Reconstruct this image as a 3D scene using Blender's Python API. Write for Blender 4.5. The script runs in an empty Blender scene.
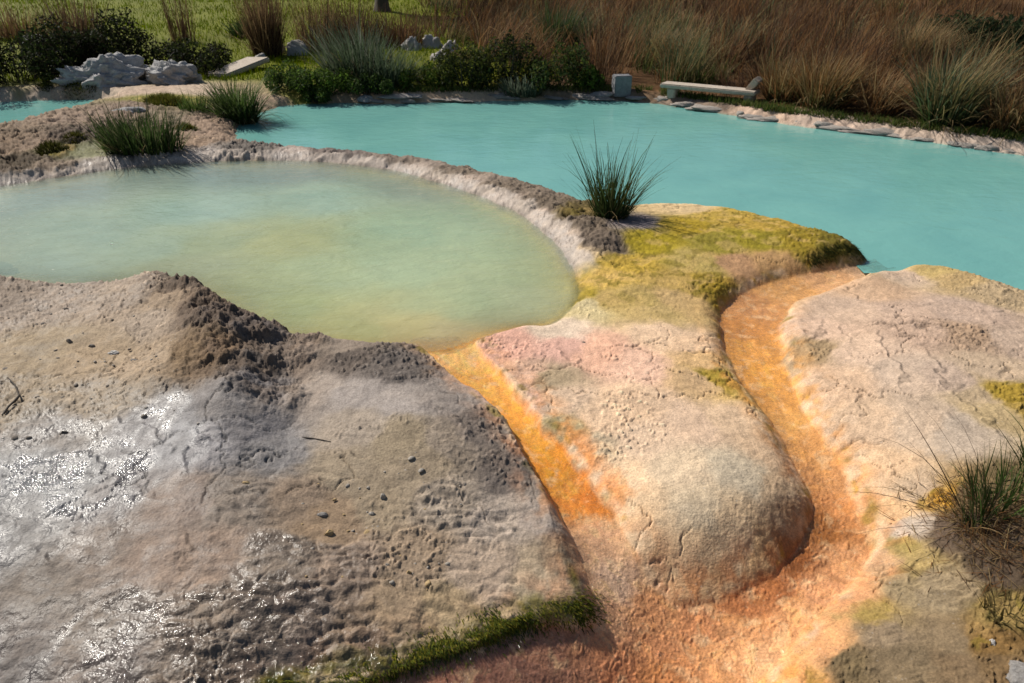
import bpy, math, random
import numpy as np
from mathutils import Vector

rng = np.random.default_rng(7)
random.seed(7)
R = math.radians
scene = bpy.context.scene
COL = scene.collection

# ------------------------------------------------------------------ camera
CAM_H = 2.0
F = 26.0 / 36.0 * 1024
PITCH = math.atan((341.5 + 50) / F)
CP, SP = math.cos(PITCH), math.sin(PITCH)

cam_d = bpy.data.cameras.new('camera')
cam_d.lens = 26; cam_d.sensor_width = 36; cam_d.clip_end = 2000; cam_d.clip_start = 0.05
cam_d.dof.use_dof = True; cam_d.dof.focus_distance = 3.4; cam_d.dof.aperture_fstop = 5.6
cam = bpy.data.objects.new('camera', cam_d)
cam.location = (0, 0, CAM_H); cam.rotation_euler = (math.pi / 2 - PITCH, 0, 0)
COL.objects.link(cam); scene.camera = cam


def ray(px, py):
    """direction of the sight line through a point of the photograph, used only to survey where things stand"""
    u = (np.asarray(px, float) - 512) / F; v = -(np.asarray(py, float) - 341.5) / F
    return u, CP + v * SP, -SP + v * CP


def W(px, py, z):
    dx, dy, dz = ray(px, py)
    t = (np.asarray(z, float) - CAM_H) / dz
    return dx * t, dy * t


# ------------------------------------------------------------------ numpy helpers
_perm = np.random.default_rng(3).permutation(512).astype(np.int32)
_perm = np.concatenate([_perm, _perm, _perm])
_ang = np.random.default_rng(5).uniform(0, 2 * np.pi, 1536)
_gx, _gy = np.cos(_ang).astype(np.float32), np.sin(_ang).astype(np.float32)


def perlin(x, y, seed=0):
    x = np.asarray(x, np.float32) + seed * 17.31; y = np.asarray(y, np.float32) + seed * 9.77
    xi = np.floor(x); yi = np.floor(y)
    fx = x - xi; fy = y - yi
    xi = xi.astype(np.int32) & 511; yi = yi.astype(np.int32) & 511
    def g(ix, iy, dx, dy):
        h = _perm[_perm[ix & 511] + (iy & 511)]
        return _gx[h] * dx + _gy[h] * dy
    u = fx * fx * fx * (fx * (fx * 6 - 15) + 10); v = fy * fy * fy * (fy * (fy * 6 - 15) + 10)
    a = g(xi, yi, fx, fy); b = g(xi + 1, yi, fx - 1, fy)
    c = g(xi, yi + 1, fx, fy - 1); d = g(xi + 1, yi + 1, fx - 1, fy - 1)
    return (a + (b - a) * u + ((c + (d - c) * u) - (a + (b - a) * u)) * v) * 1.4


def fbm(x, y, oct=4, seed=0, gain=.5):
    s = 0; a = 1.0; f = 1.0; t = 0
    for i in range(oct):
        s = s + a * perlin(x * f, y * f, seed + i * 3); t += a
        a *= gain; f *= 2.03
    return s / t


def ridged(x, y, oct=3, seed=0):
    s = 0; a = 1.0; f = 1.0; t = 0
    for i in range(oct):
        s = s + a * (1 - np.abs(perlin(x * f, y * f, seed + i * 5)) * 2); t += a
        a *= .5; f *= 2.1
    return s / t


def worley(x, y, seed=0):
    x = np.asarray(x, np.float32) + seed * 13.7; y = np.asarray(y, np.float32) + seed * 7.3
    xi = np.floor(x).astype(np.int32); yi = np.floor(y).astype(np.int32)
    f1 = np.full(x.shape, 9., np.float32); f2 = f1.copy(); cid = np.zeros(x.shape, np.float32)
    for i in (-1, 0, 1):
        for j in (-1, 0, 1):
            h = _perm[_perm[(xi + i) & 511] + ((yi + j) & 511)]
            h2 = _perm[h + 77]
            d = np.hypot(xi + i + .5 + .46 * np.cos(_ang[h]).astype(np.float32) - x, yi + j + .5 + .46 * np.sin(_ang[h2]).astype(np.float32) - y)
            m = d < f1
            f2 = np.where(m, f1, np.minimum(f2, d)); cid = np.where(m, h / 512., cid); f1 = np.where(m, d, f1)
    return f1, f2, cid


def sstep(a, b, x):
    t = np.clip((x - a) / (b - a), 0, 1)
    return t * t * (3 - 2 * t)


def smin(a, b, k):
    h = np.clip(.5 + .5 * (b - a) / k, 0, 1)
    return b + (a - b) * h - k * h * (1 - h)


def smooth_poly(P, n=2):
    P = np.asarray(P, float)
    for _ in range(n):
        Q = np.roll(P, -1, 0)
        P = np.stack([P * .75 + Q * .25, P * .25 + Q * .75], 1).reshape(-1, 2)
    return P


def sdf(x, y, P):
    """signed distance, negative inside"""
    x = np.asarray(x, np.float32); y = np.asarray(y, np.float32)
    d2 = np.full(x.shape, 1e9, np.float32); ins = np.zeros(x.shape, bool)
    n = len(P)
    for i in range(n):
        ax, ay = P[i]; bx, by = P[(i + 1) % n]
        ex, ey = bx - ax, by - ay
        L = ex * ex + ey * ey + 1e-12
        t = np.clip(((x - ax) * ex + (y - ay) * ey) / L, 0, 1)
        qx = x - ax - t * ex; qy = y - ay - t * ey
        np.minimum(d2, qx * qx + qy * qy, out=d2)
        c = (ay > y) != (by > y)
        if c.any():
            xs = (by - ay) if (by - ay) != 0 else 1e-12
            ins ^= c & (x < ex * (y - ay) / xs + ax)
    d = np.sqrt(d2)
    return np.where(ins, -d, d)


class TPS:
    def __init__(s, x, y, z, reg=1e-3):
        s.x, s.y = np.asarray(x, float), np.asarray(y, float); n = len(s.x)
        K = s.k(s.x[:, None] - s.x[None], s.y[:, None] - s.y[None]) + reg * np.eye(n)
        Pm = np.stack([np.ones(n), s.x, s.y], 1)
        A = np.zeros((n + 3, n + 3)); A[:n, :n] = K; A[:n, n:] = Pm; A[n:, :n] = Pm.T
        s.w = np.linalg.solve(A, np.concatenate([np.asarray(z, float), np.zeros(3)]))
    @staticmethod
    def k(dx, dy):
        r2 = dx * dx + dy * dy + 1e-9
        return .5 * r2 * np.log(r2)
    def __call__(s, x, y):
        x = np.asarray(x, float); y = np.asarray(y, float); sh = x.shape
        x = x.ravel(); y = y.ravel(); o = np.empty(len(x))
        n = len(s.x)
        for i in range(0, len(x), 60000):
            a, b = x[i:i + 60000], y[i:i + 60000]
            o[i:i + 60000] = s.k(a[:, None] - s.x, b[:, None] - s.y) @ s.w[:n] + s.w[n] + s.w[n + 1] * a + s.w[n + 2] * b
        return o.reshape(sh)


def idw(x, y, px, py, vals, p=4.0, scale=None):
    """inverse distance weights, relative to the viewing distance so that near points act over short ranges"""
    x = np.asarray(x, np.float32); y = np.asarray(y, np.float32); sh = x.shape
    x = x.ravel(); y = y.ravel(); vals = np.asarray(vals, np.float32)
    o = np.empty((len(x), vals.shape[1]), np.float32)
    for i in range(0, len(x), 60000):
        a, b = x[i:i + 60000, None], y[i:i + 60000, None]
        d2 = ((a - px) ** 2 + (b - py) ** 2) / scale ** 2 + 1e-3
        w = d2 ** (-p / 2)
        o[i:i + 60000] = (w @ vals) / w.sum(1, keepdims=True)
    return o.reshape(sh + (vals.shape[1],))


def lin(c):
    c = np.asarray(c, float) / 255.0
    return np.where(c <= .04045, c / 12.92, ((c + .055) / 1.055) ** 2.4)


# ------------------------------------------------------------------ ground shape
LVL_B, LVL_A, LVL_C = 0.0, 0.045, 0.0     # big turquoise pool, green pool, far small pool

U_PTS = [
 # broad mound on the near side of the green pool
 (-150,262,.20),(-60,268,.18),(0,268,.18),(60,285,.12),(120,275,.15),(175,269,.24),(205,268,.30),(232,292,.28),(262,315,.24),(290,330,.19),
 (330,337,.19),(380,350,.17),(420,360,.13),(460,390,.105),(500,430,.075),(530,475,.05),(555,525,0.015),(572,560,-.02),(585,600,-.06),
 (50,340,.14),(100,350,.14),(150,350,.165),(0,400,.135),(100,430,.135),(180,420,.165),(228,385,.26),(200,330,.28),(278,382,.13),(285,430,.12),
 (250,440,.16),(310,372,.135),(330,400,.155),(400,420,.16),(450,450,.12),(300,500,.09),(400,500,.08),(500,520,.03),(200,500,.12),(100,520,.095),
 (0,500,.10),(0,600,.05),(100,620,.04),(200,560,.085),(200,683,.03),(300,580,.07),(300,660,-.02),(400,600,.02),(480,590,.0),(540,590,-.03),(500,625,-.04),(440,645,-.045),(380,664,-.045),(310,685,-.03),
 (350,540,.05),(-150,500,.10),(-200,683,.03),
 # middle mound between the two channels
 (480,340,.045),(520,330,.06),(560,322,.06),(600,300,.07),(640,330,.07),(700,330,.03),(530,390,.03),(600,400,.04),(680,390,.03),(720,400,0),
 (600,460,0),(680,450,0.03),(740,450,.01),(780,470,-.03),(640,520,-.05),(700,520,-.03),(760,510,-.03),(795,500,-.055),(650,572,-.165),(700,577,-.175),(738,565,-.15),(775,542,-.11),(700,550,-.10),(740,535,-.075),(650,548,-.10),
 # mossy mound by the rushes
 (600,262,.10),(640,240,.12),(650,208,.05),(700,204,.05),(750,212,.06),(800,226,.085),(845,240,.11),(875,257,.09),(720,240,.12),
 (700,275,.07),(735,275,.05),(780,264,.055),(780,245,.10),(640,280,.085),(625,250,.09),
 # right mound
 (893,268,.02),(920,264,.04),(960,267,.045),(1000,281,.045),(1040,298,.045),(1150,345,.045),(850,310,.035),(820,340,.02),(900,320,.09),(960,340,.11),(1010,340,.11),
 (850,390,.02),(920,400,.07),(1000,400,.1),(880,460,-.03),(940,470,.02),(1000,480,.07),(900,520,-.07),(1000,545,.03),(1150,450,.12),(900,565,-.1),
 (950,600,-.07),(1030,600,0),(850,640,-.15),(900,665,-.12),(1000,680,-.05),(300,850,-.1),(600,850,-.15),(1000,850,-.1),(1250,683,.05),
 # rim between the pools (crest)
 (-60,184,.12),(0,178,.12),(60,168,.12),(110,160,.11),(170,152,.11),(240,150,.11),(300,152,.11),(360,157,.11),(410,164,.12),(455,175,.12),(500,189,.12),
 (540,203,.12),(575,219,.13),(605,238,.13),(618,252,.10),
 # rocks around the little far pool
 (-80,150,.15),(30,150,.16),(75,138,.21),(110,118,.18),(150,100,.2),(190,112,.14),(180,135,.12),(215,128,.1),(60,95,.15),(100,94,.15),(0,96,.15),(-60,97,.14),(60,90,.15),(0,90,.15),(150,88,.18),(230,90,.16),(300,97,.08),
 (-200,95,.1),
 # far shore
 (300,99,.06),(345,99,.08),(380,99.5,.085),(440,97.5,.085),(500,95.5,.085),(560,95,.085),(620,95,.09),(660,98,.09),(700,104,.09),(760,115,.10),(800,121,.09),(860,128,.09),(900,133,.09),(1000,146,.10),(1100,158,.10),
 (380,90,.12),(500,86,.14),(620,84,.14),(800,105,.14),(950,118,.16),(1080,130,.2),
]
_u = np.array(U_PTS, float)
_ux, _uy = W(_u[:, 0], _u[:, 1], _u[:, 2])
U_tps = TPS(_ux, _uy, _u[:, 2], 2e-3)

BED_PTS = [(425,348,.047),(440,354,.044),(455,365,.036),(480,385,.022),(510,420,.005),(540,465,-.015),(570,510,-.055),(600,560,-.095),(622,600,-.14),(888,264,.003),(880,267,.004),(866,270,-.004),(800,283,-.022),(745,300,-.035),
 (745,345,-.05),(765,385,-.065),(790,420,-.085),(830,480,-.13),(845,530,-.165),(820,580,-.195),(760,610,-.21),(700,630,-.22),(640,640,-.2),(560,655,-.125),
 (640,683,-.235),(760,668,-.225),(480,683,-.105),(640,800,-.34),(420,760,-.16),(800,780,-.3)]
_b = np.array(BED_PTS, float)
_bx, _by = W(_b[:, 0], _b[:, 1], _b[:, 2])
BED_tps = TPS(_bx, _by, _b[:, 2], 1e-3)

POLY_A = [(-60,192),(0,187),(60,177),(130,167),(200,162),(260,160),(330,162),(400,171),(450,186),(500,204),(535,224),(556,244),(570,266),(577,284),(577,298),
          (568,312),(552,324),(520,326),(490,333),(470,342),(440,352),(408,350),(380,352),(320,348),(260,330),(215,300),(160,282),(120,284),(60,290),(0,284),(-60,275)]
POLY_B = [(232,141),(238,125),(252,116),(280,106),(320,103.5),(350,103),(380,104.5),(440,102.5),(520,100.5),(600,100),(650,103),(700,110),(760,121),(830,130.5),(900,138),(960,147),(1024,156),
          (1120,170),(1300,195),(1500,230),(1450,420),(1200,372),(1100,328),(1024,294),(1000,285),(950,269),(915,266),(898,269),(886,270),(876,265),(850,247),(800,230),(750,215),(700,207),(640,206),
          (620,212),(590,207),(550,194),(500,180),(440,165),(380,157.5),(300,151),(250,147)]
POLY_C = [(-160,104),(0,102),(60,100),(108,100),(112,106),(88,113),(62,122),(30,130),(0,137),(-80,147),(-200,150)]
BED = [(408,346,.06),(456,377,.075),(489,402,.05),(518,446,.02),(551,499,-.03),(577,545,-.09),(594,596,-.16),(600,620,-.15),(586,632,-.135),(530,635,-.12),(500,648,-.115),(464,664,-.11),(430,677,-.115),(380,692,-.125),(320,712,-.14),(260,750,-.2),
       (260,900,-.33),(600,1000,-.35),(900,900,-.34),(780,720,-.27),(763,690,-.24),(804,652,-.225),(830,615,-.21),(858,580,-.19),(877,552,-.175),(874,530,-.16),(862,504,-.14),(852,470,-.12),(822,433,-.09),(808,405,-.075),
       (790,362,-.055),(779,330,-.045),(794,305,-.03),(832,289,-.02),(872,277,-.01),(892,270,-.0),(900,262,0),(884,258,0),(866,264,-.01),(847,267,-.015),(794,276,-.025),(752,286,-.03),(722,300,-.04),(713,331,-.05),
       (731,373,-.06),(750,403,-.075),(773,432,-.095),(796,475,-.125),(803,510,-.145),(795,545,-.17),(760,576,-.195),(721,594,-.21),(680,599,-.21),(655,592,-.2),(634,563,-.16),(613,520,-.10),(597,491,-.06),
       (572,462,-.03),(534,420,.0),(511,392,.012),(472,346,.04),(470,338,.04),(440,338,.045),(412,339,.045)]


def wpoly(P, z=None, n=2):
    P = np.asarray(P, float)
    zz = P[:, 2] if z is None else z
    return smooth_poly(np.stack(W(P[:, 0], P[:, 1], zz), 1), n)


PA, PB, PC, PD = wpoly(POLY_A, LVL_A), wpoly(POLY_B, LVL_B), wpoly(POLY_C, LVL_C), wpoly(BED, None, 1)


def upland(x, y):
    u = np.clip(U_tps(x, y), -.5, .6)
    far = .16 + .02 * np.clip(y - 12, 0, 30) + sstep(3, 14, x) * sstep(11, 24, y) * .75
    far = far + .12 * perlin(x * .25, y * .25, 4) * sstep(12, 16, y)
    return u + (far - u) * sstep(10.6, 13.2, y + np.clip(x - 1.5, 0, 4) * .55)


def base_height(x, y, full=False):
    x = np.asarray(x, float); y = np.asarray(y, float)
    u = upland(x, y)
    # edges wander a little, as deposited stone does
    wob = .035 * fbm(x * 2.1, y * 2.1, 3, 11) + .012 * perlin(x * 9, y * 9, 15)
    a = sdf(x, y, PA); b = sdf(x, y, PB); c = sdf(x, y, PC)
    d = sdf(x, y, PD) + .016 * fbm(x * 7, y * 7, 3, 21) + .03 * perlin(x * 2.5, y * 2.5, 25) + .028 * sstep(.45, .7, x) * sstep(5.0, 4.4, y)
    farw = 1 + sstep(6, 11, y) * 1.5
    ao = a + wob * .6; bo = b + wob * farw; co = c + wob * 2
    def basin(s, lvl, slope, depth, fall):
        return np.where(s > 0, lvl - .006 + slope * s, lvl - .006 - depth * (1 - np.exp(np.minimum(s, 0) / fall)) + slope * .25 * np.maximum(s, -.05))
    inner = np.where(y < 4.35, 1.2, .55)
    z = smin(u, basin(ao, LVL_A, inner, .30, .9), .05)
    z = smin(z, basin(bo, LVL_B, 1.1 - .45 * sstep(6.5, 8, y), .6, .8), .05)
    z = smin(z, basin(co, LVL_C, .9 + 0 * c, .4, .6), .04)
    bed = BED_tps(x, y)
    # steep bank under the left mound, gentler beside the middle mound
    mid = sstep(-.05, .25, x - .12 * (y - 2.2)) 
    slope = 3.6 - 2.4 * mid
    out = np.where(d > 0, bed + slope * d, bed - .02 * (1 - np.exp(np.minimum(d, 0) / .06)))
    z2 = smin(z, out, .035 + .06 * mid)
    if full:
        return z2, u, ao, bo, co, d, bed
    return z2


_ly = [.5]
while _ly[-1] < 14: _ly.append(_ly[-1] * 1.0055)
while _ly[-1] < 1000: _ly.append(_ly[-1] * 1.03)
_ly = np.array(_ly); _lt = np.linspace(-1.15, 1.15, 760)
_LY = np.repeat(_ly[:, None], len(_lt), 1)
_LUT = base_height(_lt[None] * (.884 * _LY + .936), _LY)


def hgt(x, y):
    """height of the ground, read from a table"""
    x = np.asarray(x, float); y = np.asarray(y, float)
    i = np.clip(np.interp(y, _ly, np.arange(len(_ly))), 0, len(_ly) - 1.001)
    j = np.clip((x / (.884 * y + .936) + 1.15) / 2.3 * (len(_lt) - 1), 0, len(_lt) - 1.001)
    a = i.astype(int); b = j.astype(int); u = i - a; v = j - b
    return (_LUT[a, b] * (1 - u) + _LUT[a + 1, b] * u) * (1 - v) + (_LUT[a, b + 1] * (1 - u) + _LUT[a + 1, b + 1] * u) * v


def place(px, py, *_):
    """where the sight line through (px, py) first meets the ground"""
    px = np.asarray(px, float); py = np.asarray(py, float); sh = px.shape
    dx, dy, dz = ray(px.ravel(), py.ravel())
    lo = np.zeros(dx.shape); hi = np.full(dx.shape, 200.); done = np.zeros(dx.shape, bool)
    t = .9
    ts = [t]
    while ts[-1] < 150: ts.append(ts[-1] * 1.006)
    for t in ts:
        below = (CAM_H + dz * t < hgt(dx * t, dy * t)) & ~done
        hi[below] = t; done |= below
        lo[~done] = t
        if done.all(): break
    for _ in range(14):
        m = .5 * (lo + hi); bel = CAM_H + dz * m < hgt(dx * m, dy * m)
        hi = np.where(bel, m, hi); lo = np.where(bel, lo, m)
    return (dx * hi).reshape(sh), (dy * hi).reshape(sh), (CAM_H + dz * hi).reshape(sh)


# ------------------------------------------------------------------ what the surface is made of: px, py, sRGB, ripple, rocky, wet
SURF = [
 (0,290,150,135,120,.1,.35,.3),(60,300,158,143,128,.1,.35,.4),(120,295,165,148,130,.1,.3,.35),(40,350,160,142,116,.1,.2,.35),(100,350,166,146,120,.1,.2,.3),(150,360,168,148,124,.1,.3,.3),
 (0,400,156,140,118,.1,.3,.5),(100,400,160,145,125,.1,.3,.5),(60,430,150,142,134,.2,.25,.7),(150,430,148,144,142,.15,.1,.8),(20,470,140,138,136,.2,.1,1),(70,490,142,140,138,.2,.1,1),(110,490,148,142,138,.2,.05,.9),(20,530,138,134,130,.4,.1,.7),
 (180,440,152,150,150,.15,.0,.6),(170,300,165,145,122,.1,.5,.1),(150,320,178,160,140,.1,.3,.2),
 (190,285,105,92,80,.1,1,.05),(210,300,100,86,74,.1,1,.05),(230,310,92,82,76,.1,1,.1),(260,325,100,92,88,.2,.9,.1),(220,350,118,98,78,.2,.7,.1),(195,345,128,108,84,.2,.7,.1),(250,360,100,92,86,.5,.6,.1),(280,345,116,106,98,.4,.5,.1),
 (265,385,120,114,112,.8,.1,.3),(230,400,140,134,130,.5,.1,.3),(245,430,128,124,124,1,0,.4),(210,440,146,142,142,.7,0,.5),(270,450,132,128,126,.9,0,.4),(300,350,150,134,120,.2,.2,.1),(340,345,150,136,122,.1,.2,.1),
 (350,357,110,100,92,.1,.4,.1),(385,365,112,104,98,.1,.4,.1),(310,390,165,152,140,.1,0,.15),(360,390,168,158,150,.1,0,.15),(400,400,166,156,148,.15,0,.15),(440,400,150,140,132,.2,.2,.15),(350,430,164,150,134,.15,0,.2),(400,440,158,142,118,.25,.05,.2),
 (450,440,152,138,122,.5,.1,.2),(480,430,120,110,102,.3,.4,.1),(510,470,118,108,100,.4,.3,.1),(420,470,156,140,118,.5,.05,.2),(340,470,160,144,122,.3,.0,.2),(380,500,154,138,116,.4,.05,.2),(450,500,160,146,130,.9,0,.25),(500,520,166,152,138,.9,0,.25),
 (545,520,150,138,128,.5,.1,.2),(560,560,140,124,104,.5,.1,.2),(540,580,170,152,128,.5,.0,.25),(480,570,168,150,132,.9,0,.3),(420,560,158,138,116,.9,0,.3),(400,610,160,138,112,.8,0,.4),(450,610,172,150,118,.6,0,.4),(330,520,150,128,104,.3,0,.3),
 (300,500,142,124,106,.3,.0,.3),(240,500,136,124,112,.8,0,.4),(280,560,132,118,104,.9,.0,.75),(350,570,142,124,108,1,0,.5),(300,620,136,120,106,1,0,.85),(250,640,132,118,104,1,0,.9),(350,640,140,120,100,.9,0,.7),(200,560,150,130,114,.4,0,.5),(150,560,148,130,116,.2,0,.5),
 (180,500,146,130,118,.15,0,.5),(100,560,138,124,112,.25,0,.6),(50,590,130,120,110,.35,0,.5),(120,620,134,122,110,.7,0,.8),(200,620,138,122,106,.9,0,.9),(100,670,128,116,106,.8,0,.85),(0,640,124,114,106,.5,0,.6),(0,683,116,108,102,.5,0,.65),(200,683,132,116,100,1,0,.9),
 (-100,400,150,136,120,.1,.3,.5),(-100,600,124,114,106,.5,0,.8),
 # middle mound
 (480,350,205,160,138,.15,.1,.2),(510,345,212,166,146,.15,.1,.1),(560,345,208,166,148,.15,.15,.1),(600,350,206,168,148,.15,.15,.1),(640,365,208,176,158,.2,.1,.1),(530,375,206,170,146,.3,.2,.1),(548,378,160,142,116,.2,.2,.1),(520,400,206,172,152,.6,.2,.2),
 (560,400,200,174,148,.5,.1,.2),(570,430,176,158,120,.6,.1,.3),(585,445,200,180,150,.6,.1,.3),(600,420,206,182,158,.4,.05,.2),(640,400,202,178,154,.3,.05,.2),(640,440,196,176,156,.2,0,.2),(690,420,198,176,156,.3,0,.15),(700,380,190,164,130,.3,.1,.1),(715,376,160,140,62,.2,.2,.1),
 (690,345,204,178,152,.3,.1,.1),(700,360,196,168,128,.3,.1,.1),(660,335,206,182,158,.2,.1,.1),(730,420,196,174,150,.3,.1,.1),(620,480,208,184,156,.25,0,.4),(680,470,194,178,156,.2,0,.3),(740,470,182,172,154,.15,0,.4),(700,510,188,174,152,.2,0,.4),(640,520,198,176,148,.3,0,.5),
 (770,450,190,168,144,.25,.1,.1),(780,490,178,158,134,.35,.2,.15),(795,520,160,136,112,.4,.2,.2),(740,540,188,168,142,.3,.1,.3),(690,560,196,172,142,.25,.05,.5),(650,560,202,174,142,.25,.0,.6),(700,585,194,164,128,.35,.2,.6),(760,560,176,148,114,.35,.2,.4),
 (560,330,222,200,176,.1,.05,.1),(590,305,214,196,150,.1,.1,.1),
 # moss mound
 (600,275,196,168,92,.2,.2,.2),(580,275,190,160,60,.2,.1,.3),(575,300,170,146,48,.1,.1,.4),(610,300,172,152,98,.2,.2,.1),(640,300,166,148,96,.2,.2,.1),(650,310,180,160,112,.2,.15,.1),(680,300,192,166,120,.2,.15,.1),(630,265,176,152,66,.2,.2,.2),
 (650,240,152,138,36,.1,.2,.2),(680,225,156,136,40,.1,.2,.2),(640,222,128,122,128,.1,.2,.1),(720,215,170,148,70,.1,.2,.2),(690,208,196,176,140,.1,.1,.1),(750,222,166,142,64,.1,.2,.2),(720,245,140,132,54,.1,.2,.2),(760,240,146,136,44,.1,.2,.2),(800,240,140,124,40,.1,.3,.2),
 (830,245,100,92,30,.1,.5,.2),(860,256,82,78,28,.1,.6,.2),(700,262,170,154,96,.2,.2,.1),(735,262,178,144,112,.2,.2,.1),(710,285,140,122,40,.1,.3,.2),(690,285,176,152,92,.2,.2,.1),(775,262,176,144,104,.2,.2,.1),
 # right mound
 (905,275,190,172,156,.1,.2,.1),(930,270,176,158,110,.1,.2,.1),(960,280,170,150,112,.1,.25,.1),(1000,292,166,150,124,.1,.25,.1),(870,290,190,164,140,.1,.1,.1),(850,310,186,166,150,.15,.1,.1),(820,330,190,168,152,.15,.1,.1),(815,347,152,134,108,.1,.3,.1),(900,310,182,162,148,.3,.15,.1),
 (960,310,178,160,148,.2,.2,.1),(920,330,172,152,138,.5,.2,.1),(970,335,156,136,118,.2,.3,.1),(1010,340,174,158,146,.2,.2,.1),(860,350,190,170,154,.3,.1,.1),(840,380,196,172,150,.3,.1,.1),(900,370,182,166,152,.3,.05,.1),(950,380,176,160,148,.3,.1,.1),(1000,370,174,158,140,.2,.15,.1),
 (1012,393,146,126,52,.2,.3,.2),(985,398,170,154,130,.2,.2,.2),(1000,412,168,152,120,.2,.2,.2),(1030,410,150,130,70,.2,.3,.2),(870,420,194,172,150,.3,.1,.1),(920,420,182,166,150,.3,.05,.1),(960,430,164,154,144,.1,.1,.1),(880,470,202,176,148,.2,.1,.15),(920,490,178,160,140,.2,.1,.15),(900,510,206,176,140,.2,.05,.2),
 (910,525,176,166,156,.1,.1,.3),(880,560,206,168,130,.1,.05,.5),(860,600,208,166,124,.1,.0,.5),(830,640,210,160,112,.1,0,.5),(790,672,206,150,86,.1,0,.5),(895,550,178,158,104,.6,.1,.3),(915,565,168,150,104,.8,.1,.2),(870,610,170,148,86,.5,0,.3),
 (900,590,164,148,118,.9,.05,.2),(880,630,150,134,112,.9,.1,.2),(940,590,152,138,114,.9,.1,.2),(850,660,120,106,80,.4,.5,.3),(900,660,128,114,92,.7,.2,.2),(950,640,140,124,100,.7,.1,.2),(960,670,130,112,88,.5,.2,.2),(990,640,130,104,64,.3,.3,.2),(1010,670,124,104,76,.2,.3,.2),
 (950,530,92,80,70,.1,.6,.1),(1000,530,84,74,64,.1,.6,.1),(1000,570,90,78,66,.1,.5,.1),(1040,540,84,74,64,.1,.6,.1),(975,500,104,90,70,.1,.6,.1),(940,500,158,122,50,.1,.3,.2),(1020,490,100,88,64,.1,.5,.1),(1010,610,112,100,60,.2,.4,.1),
 (1150,400,160,146,130,.2,.2,.1),(1150,600,110,96,78,.3,.3,.1),
 # rim
 (-60,184,150,132,120,.1,.7,.1),(0,172,120,104,88,.1,.9,.1),(60,167,150,136,122,.1,.7,.1),(150,153,128,118,112,.1,.8,.1),(240,151,126,118,112,.1,.9,.1),(320,153,130,118,112,.1,.9,.1),(400,162,140,126,114,.1,.8,.1),(450,173,138,124,110,.1,.9,.1),
 (500,188,134,120,106,.1,.9,.1),(540,205,128,114,100,.1,1,.1),(580,222,126,112,98,.1,1,.1),(605,240,122,108,96,.1,1,.1),(580,212,112,98,60,.1,1,.1),
 (0,184,168,158,150,.1,.3,.5),(100,167,176,168,160,.1,.3,.5),(200,160,180,170,164,.1,.3,.5),(300,159,176,166,160,.1,.3,.5),(400,170,178,166,158,.1,.3,.5),(450,184,182,168,158,.1,.3,.5),(490,199,186,170,160,.1,.3,.5),(530,219,188,172,160,.1,.3,.5),(555,241,192,176,162,.1,.3,.5),(568,262,196,178,150,.1,.2,.5),
 # rocks round the far pool
 (0,150,140,122,104,.1,.7,.1),(40,145,150,132,116,.1,.6,.1),(75,138,96,84,76,.1,.8,.1),(20,162,110,94,74,.1,.9,.1),(60,148,84,84,40,.1,.7,.1),(90,150,140,144,108,.1,.2,.3),(110,115,158,140,126,.1,.6,.1),(130,108,150,134,120,.1,.6,.1),(185,140,168,148,130,.1,.4,.1),
 (165,100,108,112,44,.1,.4,.1),(175,115,150,138,118,.1,.5,.1),(205,118,166,146,130,.1,.4,.1),(215,133,170,150,134,.1,.4,.1),(195,90,178,164,150,.1,.4,.1),(150,90,172,156,142,.1,.4,.1),(60,93,162,146,132,.1,.4,.1),(0,96,170,158,146,.1,.3,.1),(70,88,150,138,112,.1,.5,.1),(20,88,140,132,104,.1,.5,.1),(40,96,166,154,142,.1,.5,.1),(100,96,168,156,144,.1,.5,.1),(80,84,100,104,44,.1,.4,.1),(20,83,92,98,40,.1,.4,.1),
 (250,88,150,138,110,.1,.4,.1),(270,101,168,150,132,.1,.4,.1),(300,92,110,116,44,.1,.4,.1),
 # far shore
 (350,101,150,136,118,.1,.4,.1),(400,99,184,164,144,.1,.4,.1),(390,91,170,150,128,.1,.4,.1),(500,98,186,170,150,.1,.4,.1),(600,97,178,160,140,.1,.4,.1),(700,106,188,166,150,.1,.6,.1),(760,118,184,164,150,.1,.6,.1),(830,127,180,164,154,.1,.6,.1),(900,135,178,164,154,.1,.6,.1),(980,146,174,162,154,.1,.6,.1),(1100,160,170,158,150,.1,.7,.1),
 (640,82,110,80,50,.1,.3,.1),(760,95,100,74,46,.1,.3,.1),(900,112,92,68,42,.1,.3,.1),(500,80,60,60,30,.1,.3,.1),
]
_s = np.array(SURF, float)
_s[:, 2:5] *= np.where((_s[:, 0] < 596) & (_s[:, 1] > 262), .97, np.where((_s[:, 0] > 845) & (_s[:, 1] > 535), .88, np.where((_s[:, 1] < 192) & (_s[:, 1] > 100) & (_s[:, 0] < 230), .86, 1.0)))[:, None]
_s[(_s[:, 0] < 596) & (_s[:, 1] > 262), 2:5] *= np.array([.955, .985, 1.03])
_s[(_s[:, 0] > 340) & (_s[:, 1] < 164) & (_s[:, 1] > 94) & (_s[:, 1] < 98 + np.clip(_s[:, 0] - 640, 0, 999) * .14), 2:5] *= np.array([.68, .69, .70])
_s[(_s[:, 6] >= .8) & (_s[:, 1] < 246) & (_s[:, 1] > 148), 2:5] *= np.array([.84, .865, .89])
_s[(_s[:, 0] > 470) & (_s[:, 0] < 812) & (_s[:, 1] > 333) & (_s[:, 1] < 600), 2:5] *= 1.05
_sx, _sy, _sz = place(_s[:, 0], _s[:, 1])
_scale = np.maximum(.25, np.hypot(_sx, _sy) ** 1.35 * .06)

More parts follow.
